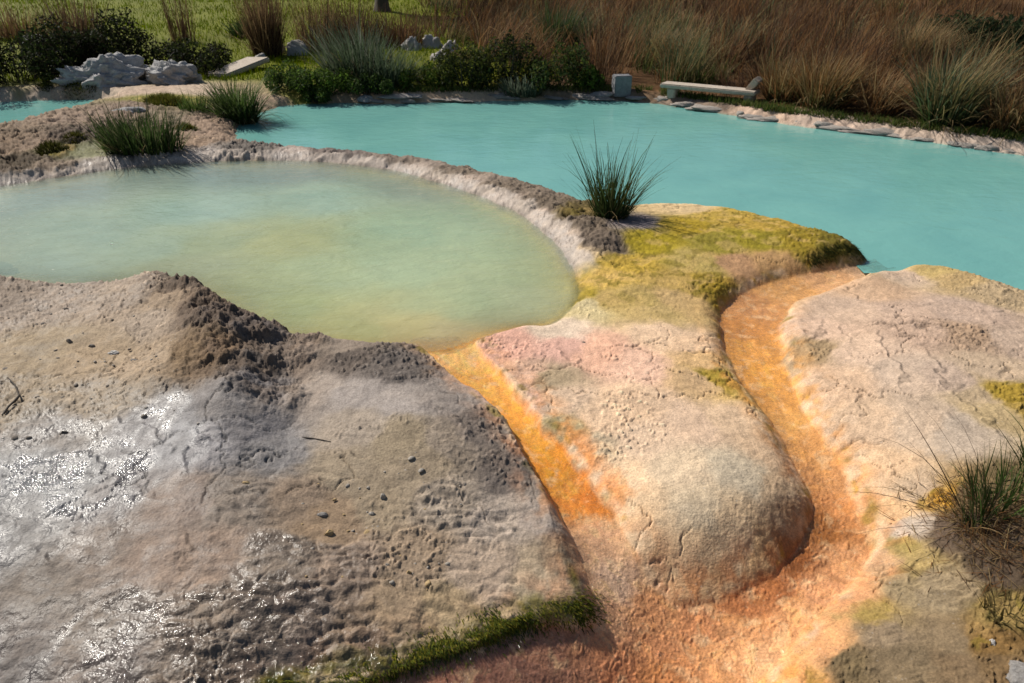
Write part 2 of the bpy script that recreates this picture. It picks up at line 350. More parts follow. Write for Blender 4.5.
BEDCOL = [(420,350,214,176,110),(440,360,226,170,96),(470,385,228,158,72),(510,425,226,150,56),(550,470,222,140,46),(590,500,206,126,48),(575,490,224,146,60),(600,540,206,156,112),(620,580,208,166,128),(610,620,206,150,104),
 (870,270,196,152,110),(830,278,198,146,96),(780,288,196,140,80),(745,305,190,130,76),(735,330,186,122,60),(750,350,206,140,66),(765,370,210,142,62),(780,400,208,142,68),(795,420,206,146,76),(815,450,200,138,76),(835,480,196,134,78),(845,510,196,128,72),(825,530,150,92,44),(840,560,196,136,86),
 (800,560,140,82,40),(780,590,168,102,56),(740,600,178,110,62),(700,620,190,124,76),(650,610,198,134,84),(740,630,198,136,84),(800,610,202,142,90),(820,590,200,138,90),(650,650,196,130,82),(600,650,190,124,80),(720,660,204,140,86),(660,680,190,122,70),(760,660,214,156,104),(560,665,150,102,74),(520,670,142,96,72),
 (480,690,138,90,66),(590,640,166,112,78),(620,690,180,112,70),(640,800,180,112,70)]
_bc = np.array(BEDCOL, float)
_bcx, _bcy, _ = place(_bc[:, 0], _bc[:, 1])

# ------------------------------------------------------------------ materials
def new_mat(name):
    m = bpy.data.materials.new(name); m.use_nodes = True
    nt = m.node_tree
    return m, nt, nt.nodes['Principled BSDF'], nt.nodes['Material Output']


def N(nt, t, **kw):
    n = nt.nodes.new(t)
    for k, v in kw.items():
        if k.startswith('_'):
            setattr(n, k[1:], v)
        else:
            n.inputs[k.replace('__', ' ')].default_value = v
    return n


def noise(nt, scale, detail=4, rough=.55, vec=None, dist=0):
    n = N(nt, 'ShaderNodeTexNoise', Scale=scale, Detail=detail, Roughness=rough, Distortion=dist)
    if vec is not None: nt.links.new(vec, n.inputs['Vector'])
    return n.outputs['Fac']


def maprange(nt, v, a, b, c, d):
    n = N(nt, 'ShaderNodeMapRange'); nt.links.new(v, n.inputs['Value'])
    for k, q in zip(('From Min', 'From Max', 'To Min', 'To Max'), (a, b, c, d)): n.inputs[k].default_value = q
    return n.outputs['Result']


def math2(nt, op, a, b):
    n = nt.nodes.new('ShaderNodeMath'); n.operation = op
    for i, q in enumerate((a, b)):
        if hasattr(q, 'is_output'): nt.links.new(q, n.inputs[i])
        else: n.inputs[i].default_value = q
    return n.outputs[0]


def mixc(nt, mode, fac, a, b):
    n = nt.nodes.new('ShaderNodeMix'); n.data_type = 'RGBA'; n.blend_type = mode
    for k, q in ((0, fac), (6, a), (7, b)):
        if hasattr(q, 'is_output'): nt.links.new(q, n.inputs[k])
        else: n.inputs[k].default_value = q if k == 0 else (*q, 1) if len(q) == 3 else q
    return n.outputs[2]


def attr(nt, name, out='Color'):
    n = nt.nodes.new('ShaderNodeAttribute'); n.attribute_name = name
    return n.outputs[out]


def objvec(nt):
    return nt.nodes.new('ShaderNodeTexCoord').outputs['Object']


def schlick(nt, nrm):
    lw = N(nt, 'ShaderNodeLayerWeight', Blend=.5); nt.links.new(nrm, lw.inputs['Normal'])
    p = math2(nt, 'POWER', lw.outputs['Facing'], 5.0)
    return math2(nt, 'ADD', math2(nt, 'MULTIPLY', p, .98), .02)


def ground_material():
    m, nt, P, out = new_mat('travertine_ground')
    v = objvec(nt); L = nt.links.new
    base = attr(nt, 'Col'); wet = attr(nt, 'wet', 'Fac'); algae = attr(nt, 'algae', 'Fac')
    n1 = noise(nt, 3.5, 6, .6, v, .6); n2 = noise(nt, 22, 6, .65, v, .3); n3 = noise(nt, 130, 4, .65, v)
    c = mixc(nt, 'MULTIPLY', 1.0, base, mixc(nt, 'MIX', n1, (.70, .72, .76), (1.22, 1.18, 1.12)))
    c = mixc(nt, 'MULTIPLY', 1.0, c, mixc(nt, 'MIX', maprange(nt, n2, .25, .75, 0, 1), (.80, .79, .78), (1.18, 1.175, 1.16)))
    c = mixc(nt, 'MULTIPLY', 1.0, c, mixc(nt, 'MIX', maprange(nt, n3, .36, .64, 0, 1), (.80, .795, .79), (1.18, 1.18, 1.175)))
    mp = N(nt, 'ShaderNodeMapping', Scale=(34, 7, 10)); mp.inputs['Rotation'].default_value = (0, 0, -.35); L(v, mp.inputs['Vector'])
    fl = noise(nt, 1.0, 5, .6, mp.outputs[0], .7)
    c = mixc(nt, 'MULTIPLY', maprange(nt, noise(nt, 1.9, 3, .5, v), .4, .6, .1, .9), c, mixc(nt, 'MIX', maprange(nt, fl, .3, .7, 0, 1), (.80, .79, .78), (1.16, 1.15, 1.13)))
    # dark specks and crumbs, pale crust
    vo = N(nt, 'ShaderNodeTexVoronoi', Scale=75.0); L(v, vo.inputs['Vector'])
    speck = maprange(nt, vo.outputs['Distance'], .08, .22, 1, 0)
    gate = maprange(nt, noise(nt, 9, 3, .6, v), .55, .68, 0, .75)
    c = mixc(nt, 'MIX', math2(nt, 'MULTIPLY', speck, gate), c, (.055, .045, .038))
    vo2 = N(nt, 'ShaderNodeTexVoronoi', Scale=48.0); L(v, vo2.inputs['Vector'])
    pale = math2(nt, 'MULTIPLY', maprange(nt, vo2.outputs['Distance'], .05, .25, 1, 0), maprange(nt, noise(nt, 6, 3, .6, v), .56, .7, 0, .55))
    pale = math2(nt, 'MULTIPLY', pale, math2(nt, 'SUBTRACT', 1.0, algae))
    c = mixc(nt, 'MIX', pale, c, (.5, .47, .44))
    wn = math2(nt, 'MULTIPLY', wet, maprange(nt, noise(nt, 8, 5, .65, v, .5), .38, .6, .35, 1.15))
    c = mixc(nt, 'MULTIPLY', maprange(nt, wn, .3, .9, 0, 1), c, (.62, .64, .68))
    L(c, P.inputs['Base Color'])
    r = maprange(nt, wn, .2, .95, .80, .10)
    L(r, P.inputs['Roughness'])
    L(maprange(nt, wet, .1, .9, .12, .42), P.inputs['Specular IOR Level'])
    b1 = N(nt, 'ShaderNodeBump', Strength=.3, Distance=.010); L(n2, b1.inputs['Height']); L(maprange(nt, noise(nt, 2.7, 3, .6, v), .4, .62, .04, .5), b1.inputs['Strength'])
    b2 = N(nt, 'ShaderNodeBump', Strength=.55, Distance=.0035); L(n3, b2.inputs['Height']); L(maprange(nt, wet, .3, 1, .6, .12), b2.inputs['Strength']); L(b1.outputs[0], b2.inputs['Normal'])
    b3 = N(nt, 'ShaderNodeBump', Strength=.4, Distance=.003); L(vo.outputs['Distance'], b3.inputs['Height']); L(b2.outputs[0], b3.inputs['Normal'])
    n4 = noise(nt, 125, 2, .5, v, .4)
    b4 = N(nt, 'ShaderNodeBump', Distance=.0036); L(n4, b4.inputs['Height']); L(math2(nt, 'MULTIPLY', wet, .9), b4.inputs['Strength']); L(b3.outputs[0], b4.inputs['Normal'])
    L(b4.outputs[0], P.inputs['Normal'])
    return m


def leaf_material(name, rough=.55, trans=.25, spec=.3):
    m, nt, P, out = new_mat(name); L = nt.links.new
    c = attr(nt, 'Col')
    L(c, P.inputs['Base Color']); P.inputs['Roughness'].default_value = rough; P.inputs['Specular IOR Level'].default_value = spec
    t = nt.nodes.new('ShaderNodeBsdfTranslucent'); L(c, t.inputs['Color'])
    mx = nt.nodes.new('ShaderNodeMixShader'); mx.inputs[0].default_value = trans
    L(P.outputs[0], mx.inputs[1]); L(t.outputs[0], mx.inputs[2]); L(mx.outputs[0], out.inputs['Surface'])
    return m


def stone_material(name, c1, c2, scale=9, dark=(.06, .055, .05), bump=.02, amount=.5):
    m, nt, P, out = new_mat(name); L = nt.links.new; v = objvec(nt)
    n1 = noise(nt, scale, 6, .65, v, .4); n2 = noise(nt, scale * 6, 5, .65, v)
    c = mixc(nt, 'MIX', maprange(nt, n1, .3, .7, 0, 1), c1, c2)
    c = mixc(nt, 'MIX', maprange(nt, n2, .52, .72, 0, amount), c, dark)
    L(c, P.inputs['Base Color']); P.inputs['Roughness'].default_value = .85; P.inputs['Specular IOR Level'].default_value = .25
    b = N(nt, 'ShaderNodeBump', Strength=.6, Distance=bump); L(n1, b.inputs['Height'])
    b2 = N(nt, 'ShaderNodeBump', Strength=.6, Distance=bump * .3); L(n2, b2.inputs['Height']); L(b.outputs[0], b2.inputs['Normal'])
    L(b2.outputs[0], P.inputs['Normal'])
    return m


def milky_water(name, attribute=None, color=(.1, .4, .38), rough=.06, s1=9, s2=40, b1=.02, b2=.004, spec=.35, stretch=(1, 1, 1)):
    m, nt, P, out = new_mat(name); L = nt.links.new; v = objvec(nt)
    mp = N(nt, 'ShaderNodeMapping', Scale=stretch); L(v, mp.inputs['Vector']); mv = mp.outputs[0]
    n1 = noise(nt, s1, 3, .5, mv, .5); n2 = noise(nt, s2, 3, .55, mv, .3)
    blot = noise(nt, 1.3, 4, .55, v, .5)
    c0 = attr(nt, 'Col') if attribute else color
    c = mixc(nt, 'MULTIPLY', 1.0, c0, mixc(nt, 'MIX', maprange(nt, blot, .3, .7, 0, 1), (.88, .92, .94), (1.1, 1.07, 1.05)))
    L(c, P.inputs['Base Color']); P.inputs['Roughness'].default_value = rough; P.inputs['Specular IOR Level'].default_value = spec
    P.inputs['IOR'].default_value = 1.33
    a = N(nt, 'ShaderNodeBump', Strength=1.0, Distance=b1); L(n1, a.inputs['Height'])
    b = N(nt, 'ShaderNodeBump', Strength=1.0, Distance=b2); L(n2, b.inputs['Height']); L(a.outputs[0], b.inputs['Normal'])
    L(b.outputs[0], P.inputs['Normal'])
    if attribute:
        t = nt.nodes.new('ShaderNodeBsdfTransparent'); t.inputs['Color'].default_value = (.93, .97, .92, 1)
        mx = nt.nodes.new('ShaderNodeMixShader'); L(attr(nt, 'murk', 'Fac'), mx.inputs[0])
        L(t.outputs[0], mx.inputs[1]); L(P.outputs[0], mx.inputs[2])
        # the film of water keeps its gloss where it is clear
        g = N(nt, 'ShaderNodeBsdfGlossy', Roughness=rough); L(b.outputs[0], g.inputs['Normal'])
        f2 = math2(nt, 'MULTIPLY', schlick(nt, b.outputs[0]), math2(nt, 'SUBTRACT', 1.0, attr(nt, 'murk', 'Fac')))
        m2 = nt.nodes.new('ShaderNodeMixShader'); L(f2, m2.inputs[0]); L(mx.outputs[0], m2.inputs[1]); L(g.outputs[0], m2.inputs[2])
        L(m2.outputs[0], out.inputs['Surface'])
    return m


def stream_material():
    m, nt, P, out = new_mat('stream_water'); L = nt.links.new; v = objvec(nt)
    nt.nodes.remove(P)
    n1 = noise(nt, 38, 4, .6, v, .8); n2 = noise(nt, 110, 3, .6, v, .4)
    a = N(nt, 'ShaderNodeBump', Strength=1.0, Distance=.010); L(n1, a.inputs['Height'])
    b = N(nt, 'ShaderNodeBump', Strength=1.0, Distance=.003); L(n2, b.inputs['Height']); L(a.outputs[0], b.inputs['Normal'])
    t = nt.nodes.new('ShaderNodeBsdfTransparent'); t.inputs['Color'].default_value = (1, .98, .955, 1)
    g = N(nt, 'ShaderNodeBsdfGlossy', Roughness=.06); L(b.outputs[0], g.inputs['Normal'])
    mx = nt.nodes.new('ShaderNodeMixShader'); L(schlick(nt, b.outputs[0]), mx.inputs[0]); L(t.outputs[0], mx.inputs[1]); L(g.outputs[0], mx.inputs[2])
    L(mx.outputs[0], out.inputs['Surface'])
    return m


# ------------------------------------------------------------------ mesh helpers
def mesh_from(name, verts, faces, cols=None, mat=None, smooth=True, attrs=None):
    """faces: int array (n,3) or (n,4), or a list of such arrays"""
    me = bpy.data.meshes.new(name)
    verts = np.asarray(verts, np.float32)
    fl = faces if isinstance(faces, list) else [faces]
    fl = [np.asarray(f, np.int32) for f in fl if len(f)]
    me.vertices.add(len(verts)); me.vertices.foreach_set('co', verts.ravel())
    idx = np.concatenate([f.ravel() for f in fl]); tot = np.concatenate([np.full(len(f), f.shape[1], np.int32) for f in fl])
    st = np.concatenate([[0], np.cumsum(tot)[:-1]]).astype(np.int32)
    me.loops.add(len(idx)); me.loops.foreach_set('vertex_index', idx)
    me.polygons.add(len(tot)); me.polygons.foreach_set('loop_start', st); me.polygons.foreach_set('loop_total', tot)
    me.polygons.foreach_set('use_smooth', np.full(len(tot), smooth))
    if cols is not None:
        a = me.color_attributes.new('Col', 'FLOAT_COLOR', 'POINT')
        c = np.ones((len(verts), 4), np.float32); c[:, :3] = cols
        a.data.foreach_set('color', c.ravel())
    for k, q in (attrs or {}).items():
        a = me.attributes.new(k, 'FLOAT', 'POINT'); a.data.foreach_set('value', np.asarray(q, np.float32))
    if mat: me.materials.append(mat)
    me.update(); me.validate()
    return me


def link(name, me, parent=None, loc=None, rz=0, scale=None):
    o = bpy.data.objects.new(name, me); COL.objects.link(o)
    if parent: o.parent = parent
    if loc is not None: o.location = loc
    o.rotation_euler = (0, 0, rz)
    if scale is not None: o.scale = scale if hasattr(scale, '__len__') else (scale,) * 3
    return o


def tag(o, label=None, cat=None, group=None, kind=None):
    if label: o['label'] = label
    if cat: o['category'] = cat
    if group: o['group'] = group
    if kind: o['kind'] = kind
    return o


# ------------------------------------------------------------------ the ground sheet
def build_ground():
    ys = [0.55]
    while ys[-1] < 12.5: ys.append(ys[-1] * 1.0030)
    while ys[-1] < 900: ys.append(ys[-1] * 1.035)
    ys = np.array(ys)
    tc = np.linspace(-.76, .76, 1160)
    side = np.linspace(0, 1, 60)[1:] ** 1.6 * 1.3
    t = np.concatenate([-.76 - side[::-1], tc, .76 + side])
    Y = np.repeat(ys[:, None], len(t), 1)
    X = t[None] * (.884 * Y + .936)
    Z, U, a, b, c, d, bed = base_height(X, Y, True)
    near = Y < 13
    wx = X + .06 * fbm(X * 5, Y * 5, 3, 31) + .03 * fbm(X * 19, Y * 19, 3, 33); wy = Y + .05 * fbm(X * 5, Y * 5, 3, 37) + .022 * fbm(X * 19, Y * 26, 3, 39)
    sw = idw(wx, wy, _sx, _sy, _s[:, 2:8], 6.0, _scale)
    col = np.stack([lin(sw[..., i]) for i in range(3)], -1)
    rip, rock, wet = sw[..., 3], sw[..., 4], sw[..., 5]
    inbed = sstep(.035, -.01, d)
    inA = sstep(.02, -.06, a); inB = sstep(.02, -.06, b); inC = sstep(.02, -.06, c)
    dry = (1 - inbed) * (1 - inA) * (1 - inB) * (1 - inC)
    near1 = sstep(14, 9, Y)
    # relief
    fx = X + .05 * fbm(X * 5, Y * 5, 2, 41) + .012 * perlin(X * 24, Y * 24, 42); fy = Y + .035 * fbm(X * 6, Y * 6, 2, 43) + .010 * perlin(X * 26, Y * 26, 44)
    w1, w2, wid = worley(fx * 12, fy * 23, 3)
    v1, v2, vid = worley(fx * 27, fy * 46, 5)
    rimA = sstep(.30, .02, w2 - w1); rimB = sstep(.32, .04, v2 - v1)
    patchy = .3 + .7 * sstep(-.3, .15, fbm(X * 2.4, Y * 2.4, 3, 59))
    lowl = sstep(2.45, 2.2, Y + .35 * X + .1 * fbm(X * 4, Y * 4, 2, 58))      # scaly near the lower left, thin wavy rims elsewhere
    ripple = patchy * ((1 - lowl) * (.0075 * rimA + .004 * (wid - .5)) + lowl * (.015 * sstep(.75, .1, w1) + .008 * (wid - .5))) + .0015 * rimB + .004 * (vid - .5) * lowl
    wv = perlin(X * 11 + 1.2 * fbm(X * 4, Y * 4, 2, 62), Y * 46 + X * 10 + 2.2 * fbm(X * 5, Y * 5, 3, 63), 64)
    ripple = ripple + (1 - .5 * lowl) * .0055 * (1 - np.abs(wv) * 2.2) * sstep(-.3, .2, fbm(X * 3.1, Y * 3.1, 2, 65))
    rk = ridged(wx * 4.5, wy * 4.5, 4, 61); rk2 = fbm(wx * 17, wy * 17, 3, 67); rk3 = ridged(wx * 40, wy * 40, 2, 71)
    D = rip ** 1.2 * ripple * dry
    D = D + rock ** 1.5 * dry * (.055 * (rk - .45) + .030 * rk2 + .010 * rk3) * (1 + 1.5 * sstep(6.5, 8.5, Y) * sstep(-2.2, -3.2, X) - .15 * sstep(4.6, 5.2, Y) * sstep(9.2, 8.6, Y) * sstep(-3.6, -2.6, X))
    q1, q2, qid = worley(wx * 70, wy * 70, 13); stn2_ = sstep(.5, .1, q1)
    cr = np.full(X.shape, 9.0)
    for line in ([(165,274),(205,270),(235,290),(262,315),(295,334)], [(205,272),(215,310),(240,345),(272,385)], [(232,292),(255,330),(285,350)]):
        q = np.array(line, float); lx, ly, _ = place(q[:, 0], q[:, 1] + 4)
        for i in range(len(lx) - 1):
            ex, ey = lx[i + 1] - lx[i], ly[i + 1] - ly[i]
            t = np.clip(((X - lx[i]) * ex + (Y - ly[i]) * ey) / (ex * ex + ey * ey), 0, 1)
            cr = np.minimum(cr, np.hypot(X - lx[i] - t * ex, Y - ly[i] - t * ey))
    cr = sstep(.30, .06, cr + .08 * fbm(X * 6, Y * 6, 3, 73)) * dry
    D = D + cr * (.045 * (ridged(X * 3.2, Y * 3.2, 2, 75) - .3) + .030 * fbm(X * 11, Y * 11, 3, 76) + .010 * fbm(X * 34, Y * 34, 2, 78) + .007 * stn2_)
    D = D + dry * (.016 * fbm(X * 2.6, Y * 2.6, 4, 81) + .0022 * fbm(X * 22, Y * 22, 3, 85) * (1 + 2 * rock))
    # thin shelves that the running water lays down, and drip lines
    warp_ = U * 42 + .9 * fbm(X * 3, Y * 3, 4, 86) + .35 * fbm(X * 13, Y * 13, 3, 84); shelf = warp_ - np.floor(warp_)
    steep = np.hypot(np.gradient(Z, axis=1) / np.gradient(X, axis=1), np.gradient(Z, axis=0) / np.gradient(Y, axis=0))
    lay = dry * near1 * sstep(.34, .16, steep) * sstep(-.1, .3, fbm(X * 1.7, Y * 1.7, 2, 87))
    D = D + lay * .008 * np.where(shelf < .88, shelf / .88, (1 - shelf) / .12)
    c1, c2, cid = worley(X * 2.6 + .5 * fbm(X * 5, Y * 5, 4, 191), Y * 3.4 + .5 * fbm(X * 5, Y * 5, 4, 193), 15)
    crack = sstep(.035, .0, c2 - c1) * sstep(.0, .2, fbm(X * 1.3, Y * 1.3, 2, 195)) * dry * near1
    D = D - .009 * crack
    # grit and half sunk stones
    g1, g2, gid = worley(wx * 38, wy * 42, 7); h1, h2, hid = worley(wx * 80, wy * 90, 9)
    grit = np.maximum(sstep(.15, .35, rock) * sstep(.55, .4, rock), .0) * dry * near1
    grit = np.maximum(grit, dry * near1 * sstep(.05, .35, fbm(X * 2.1 + 3, Y * 2.1, 3, 88)) * .8 * sstep(1.2, .6, X))
    stn = (gid > .62) * sstep(.48, .22, g1); stn2 = (hid > .5) * sstep(.5, .2, h1)
    D = D + grit * (.0085 * stn * (.4 + gid) + .0032 * stn2)
    grain = sstep(-.03, -.2, bed)
    D = D + inbed * (.006 * fbm(wx * 9, wy * 9, 3, 91) + .0012 * fbm(X * 40, Y * 40, 2, 92) + grain * (.003 * stn2 + .004 * stn * (gid > .8) + .002 * perlin(wx * 110, wy * 110, 96)))
    D = D + (inA + inB + inC) * .012 * fbm(X * 5, Y * 5, 3, 99)
    Z = Z + D * near1 + (1 - near1) * .05 * fbm(X * .8, Y * .8, 4, 101)
    # ---- colour of the material
    tone = rip * dry * patchy * near1
    k = (cr * .6 * sstep(-.3, .2, fbm(X * 10, Y * 10, 3, 77)))[..., None]; col = col * (1 - k) + lin((104, 92, 82)) * k
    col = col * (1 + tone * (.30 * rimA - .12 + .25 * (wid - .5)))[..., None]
    col = col * (1 + near1 * dry * (.16 * fbm(X * 60, Y * 60, 2, 107) + .12 * fbm(X * 8, Y * 16, 3, 108)))[..., None]
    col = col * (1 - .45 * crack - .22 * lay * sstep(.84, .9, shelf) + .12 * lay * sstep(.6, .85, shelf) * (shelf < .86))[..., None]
    col = col * (1 + grit * (.55 * stn * (gid - .72) * 3 + .25 * stn2 * (hid - .75) * 4 - .06))[..., None]
    # algae mats broken by bare crust
    oliv = sstep(.45, .75, 1 - col[..., 2] / (col[..., 1] + 1e-4)) * dry * near1
    m1 = sstep(.02, .22, fbm(wx * 6, wy * 6, 4, 181)) * oliv; m2 = sstep(.05, .25, fbm(wx * 9 + 5, wy * 9, 4, 185)) * oliv
    k = (m1 * .42)[..., None]; col = col * (1 - k) + lin((192, 166, 112)) * k
    k = (m2 * .65)[..., None]; col = col * (1 - k) + lin((112, 104, 28)) * k
    D_m = oliv * (.006 * fbm(X * 30, Y * 30, 3, 187) - .004 * m1)
    Z = Z + D_m
    # stream bed: algae and iron stained crust
    bc = idw(wx, wy, _bcx, _bcy, _bc[:, 2:5], 4, np.full(len(_bcx), .3))
    bcol = np.stack([lin(bc[..., i]) for i in range(3)], -1)
    mott = fbm(wx * 14, wy * 14, 4, 111)
    tan_ = 1 - (sstep(.6, .3, X) * sstep(2.2, 2.5, Y))[..., None]
    bcol = bcol * (1 + tan_ * np.array([-.05, .13, .26]))
    streak = fbm(d * 26 + .3 * mott, bed * 16 + .4 * mott, 3, 119)
    bcol = bcol * np.array([1.03, 1.06, 1.30]) * (1.12 + .28 * mott + .35 * streak * (1 - grain) + grain * (.30 * (hid - .5) + .25 * (gid - .5)))[..., None]
    crust = (sstep(.05, .45, fbm(wx * 13, wy * 13, 4, 127)) * .6)[..., None]; bcol = bcol * (1 - crust) + lin((226, 196, 158)) * crust
    bcol[..., 2] *= 1 - .25 * np.clip(mott, 0, 1)
    k = sstep(.03, -.012, d + .02 * perlin(X * 12, Y * 12, 113))[..., None]
    col = col * (1 - k) + bcol * k
    # stained foot of the banks just above the running water
    hb = Z - bed
    st = sstep(.13, .03, hb + .05 * perlin(X * 8, Y * 8, 115)) * sstep(.22, .05, d) * (d > 0)
    stain = bcol * np.array([.95, .88, .80])
    midside = sstep(-.1, .25, X - .12 * (Y - 2.2))
    k = (st * (.2 + .55 * midside * sstep(4.2, 3.2, Y)) * sstep(-.3, .15, fbm(X * 11, Y * 11, 3, 128)))[..., None]
    col = col * (1 - k) + stain * k
    # green-yellow algae lines along the left channel's far edge
    al = sstep(.05, .015, np.abs(d - .035)) * sstep(.05, .4, fbm(X * 6, Y * 6, 3, 117)) * (Y > 2.4)
    k = (al * .75)[..., None]; col = col * (1 - k) + np.array([.20, .16, .025]) * k
    # moss hanging on the front of the near mound
    mo = sstep(.115, .04, d + .05 * fbm(X * 8, Y * 8, 4, 121)) * (d > -.03) * sstep(2.12, 2.0, Y + .1 * X) * sstep(.27, .22, X) * sstep(-.95, -.7, X + .2 * perlin(X * 4, Y * 4, 123)) * sstep(.0, .05, hb)
    mg = np.stack([lin((122, 116, 24)), lin((70, 80, 16))])
    mcol = mg[0] + (mg[1] - mg[0]) * sstep(-.3, .3, fbm(X * 30, Y * 30, 3, 125))[..., None]
    k = (mo * .95)[..., None]; col = col * (1 - k) + mcol * k
    band = sstep(.19, .10, a + .12 * fbm(X * 5, Y * 5, 4, 161)) * (a > -.03) * sstep(4.5, 4.9, Y) * sstep(.1, -.3, Y - 9)
    k = (band * .85)[..., None]; col = col * (1 - k) + lin((178, 171, 166)) * (1 + .3 * fbm(X * 12, Y * 12, 3, 163))[..., None] * k
    wetline = sstep(.05, .0, a + .03 * fbm(X * 9, Y * 9, 3, 165)) * (a > -.05) * (d > .03); col = col * (1 - .35 * wetline)[..., None]
    # crust along the stream edges: a pale line, then ochre spots
    ln_ = sstep(.03, .0, np.abs(d - .028 + .03 * fbm(X * 9, Y * 9, 3, 167))) * sstep(-.15, .3, fbm(X * 5, Y * 5, 3, 169))
    k = (ln_ * .6)[..., None]; col = col * (1 - k) + lin((222, 196, 168)) * k
    oc = sstep(.03, .0, np.abs(d - .035)) * sstep(.22, .42, fbm(X * 7, Y * 7, 3, 171)) * (X > .1)
    k = (oc * .8)[..., None]; col = col * (1 - k) + lin((176, 136, 34)) * k
    # shallow pool floor
    k = (inA * sstep(.05, -.1, a))[..., None]
    fl = lin((196, 178, 124)) * (1 + .25 * fbm(X * 4, Y * 4, 4, 131))[..., None]
    near_out = sstep(1.1, .2, np.hypot(X - W(440, 350, .04)[0], Y - W(440, 350, .04)[1]))[..., None]
    fl = fl * (1 - near_out) + lin((226, 176, 104)) * near_out
    col = col * (1 - k) + fl * k
    k = np.maximum(inB, inC)[..., None]; col = col * (1 - k) + lin((120, 190, 175)) * k
    # meadow beyond, brown litter under the dry grass on the right
    mead = lin((96, 104, 8)) * (1 + .45 * fbm(X * .55, Y * .35, 4, 141))[..., None]
    litter = lin((84, 62, 40)) * (1 + .5 * fbm(X * 2, Y * 2, 4, 145))[..., None]
    kk = sstep(-1.2, .8, X - .06 * Y + .6 + .8 * fbm(X * .3, Y * .3, 3, 149))[..., None] * sstep(60, 45, Y)[..., None]
    farc = mead * (1 - kk) + litter * kk
    # strip of short grass behind the far shore
    k = np.maximum(sstep(11.7, 12.5, Y), sstep(.22, .5, b + .18 * fbm(X * 2, Y * 2, 3, 173)) * sstep(7.1, 7.4, Y) * sstep(-2.7, -2.3, X) * (a > .9) * (1 - sstep(-.05, -.1, c)))[..., None]
    col = col * (1 - k) + farc * k
    wet = np.clip(np.maximum(wet * (1 - inbed), inbed * .28) + .4 * mo, 0, 1)
    wet = wet * near1
    algae = np.clip(k[..., 0] + inbed * .6 + mo + sstep(90, 60, sw[..., 2]) * .7, 0, 1)
    col = np.clip(col * np.array([1.17, 1.11, 1.04]), .004, .85)
    H, Wd = X.shape
    i = np.arange(H * Wd).reshape(H, Wd)
    faces = np.stack([i[:-1, :-1], i[:-1, 1:], i[1:, 1:], i[1:, :-1]], -1).reshape(-1, 4)
    verts = np.stack([X, Y, Z], -1).reshape(-1, 3)
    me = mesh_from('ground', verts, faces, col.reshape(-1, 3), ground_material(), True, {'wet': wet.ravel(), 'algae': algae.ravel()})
    tag(link('ground', me), kind='structure')
    # running water in the channels: a thin sheet over the bed
    keep = (d < .015) & (Y < 5.8) & (b > -.03)
    f = faces[keep[:-1, :-1].ravel() & keep[1:, 1:].ravel() & keep[1:, :-1].ravel() & keep[:-1, 1:].ravel()]
    zs = bed + .006 + .006 * fbm(X * 9, Y * 9, 3, 151) + .0035 * perlin(X * 30, Y * 24, 155)
    vs = np.stack([X, Y, zs], -1).reshape(-1, 3)
    u, inv = np.unique(f, return_inverse=True)
    me = mesh_from('stream', vs[u], inv.reshape(-1, 4), None, stream_material())
    tag(link('stream', me), kind='structure')
    return X, Y, Z


build_ground()


def water_grid(name, P, lvl, step, grow, mat, colfun=None, clip=True):
    x0, y0 = P.min(0) - grow; x1, y1 = P.max(0) + grow
    xs = np.arange(x0, x1 + step, step); ys = np.arange(y0, y1 + step, step)
    X, Y = np.meshgrid(xs, ys)
    d = sdf(X, Y, P)
    i = np.arange(X.size).reshape(X.shape)
    f = np.stack([i[:-1, :-1], i[:-1, 1:], i[1:, 1:], i[1:, :-1]], -1).reshape(-1, 4)
    f = f[(d.ravel()[f] < grow).any(1)]
    spill = clip & (sdf(X, Y, PD) < .06) & (d > .01)          # the overflow is the stream's own sheet
    f = f[~spill.ravel()[f].any(1)]
    u, inv = np.unique(f, return_inverse=True)
    x, y = X.ravel()[u], Y.ravel()[u]
    z = np.full(len(x), lvl)
    cols = at = None
    if colfun: cols, at = colfun(x, y, d.ravel()[u])
    me = mesh_from(name, np.stack([x, y, z], 1), inv.reshape(-1, 4), cols, mat, True, at)
    return tag(link(name, me), kind='structure')


POOLCOL = [(0,200,148,170,158),(60,190,136,156,148),(200,170,124,146,138),(300,170,122,142,134),(400,185,134,154,138),(0,240,154,176,156),(80,230,152,174,152),(150,250,158,178,150),(60,270,152,176,158),(200,210,152,180,162),  # darker entries along the far edge paint the rim's reflection into the water colour
 (270,245,168,174,118),(230,240,160,172,128),(290,240,162,168,110),(330,200,150,178,154),(400,230,156,182,146),(480,230,158,182,144),(520,250,164,184,140),(560,280,172,186,136),(400,270,166,186,146),(330,270,164,180,134),(450,300,176,188,140),
 (530,305,182,190,144),(300,310,170,180,122),(350,330,182,182,118),(400,330,196,186,124),(440,335,200,188,136),(420,350,206,180,122),(240,290,164,176,126),(180,270,160,172,134)]
_pc = np.array(POOLCOL, float); _pcx, _pcy = W(_pc[:, 0], _pc[:, 1], LVL_A)


def poolA(x, y, d):
    wx = x + .25 * fbm(x * 1.6, y * 1.6, 4, 201); wy = y + .25 * fbm(x * 1.6, y * 1.6, 4, 205)
    c = idw(wx, wy, _pcx, _pcy, _pc[:, 2:5], 3.5, np.full(len(_pcx), .5))
    col = np.stack([lin(c[:, i]) for i in range(3)], -1) * .92 * (1 + .16 * fbm(x * 4 + .4 * wx, y * 8, 4, 211))[:, None]
    col = col * .82 + lin((196, 204, 186)) * .17
    depth = LVL_A - base_height(x, y)
    murk = .96 * (1 - np.exp(-np.clip(depth, 0, 1) / .065))
    return col, {'murk': np.clip(murk, .0, .97)}


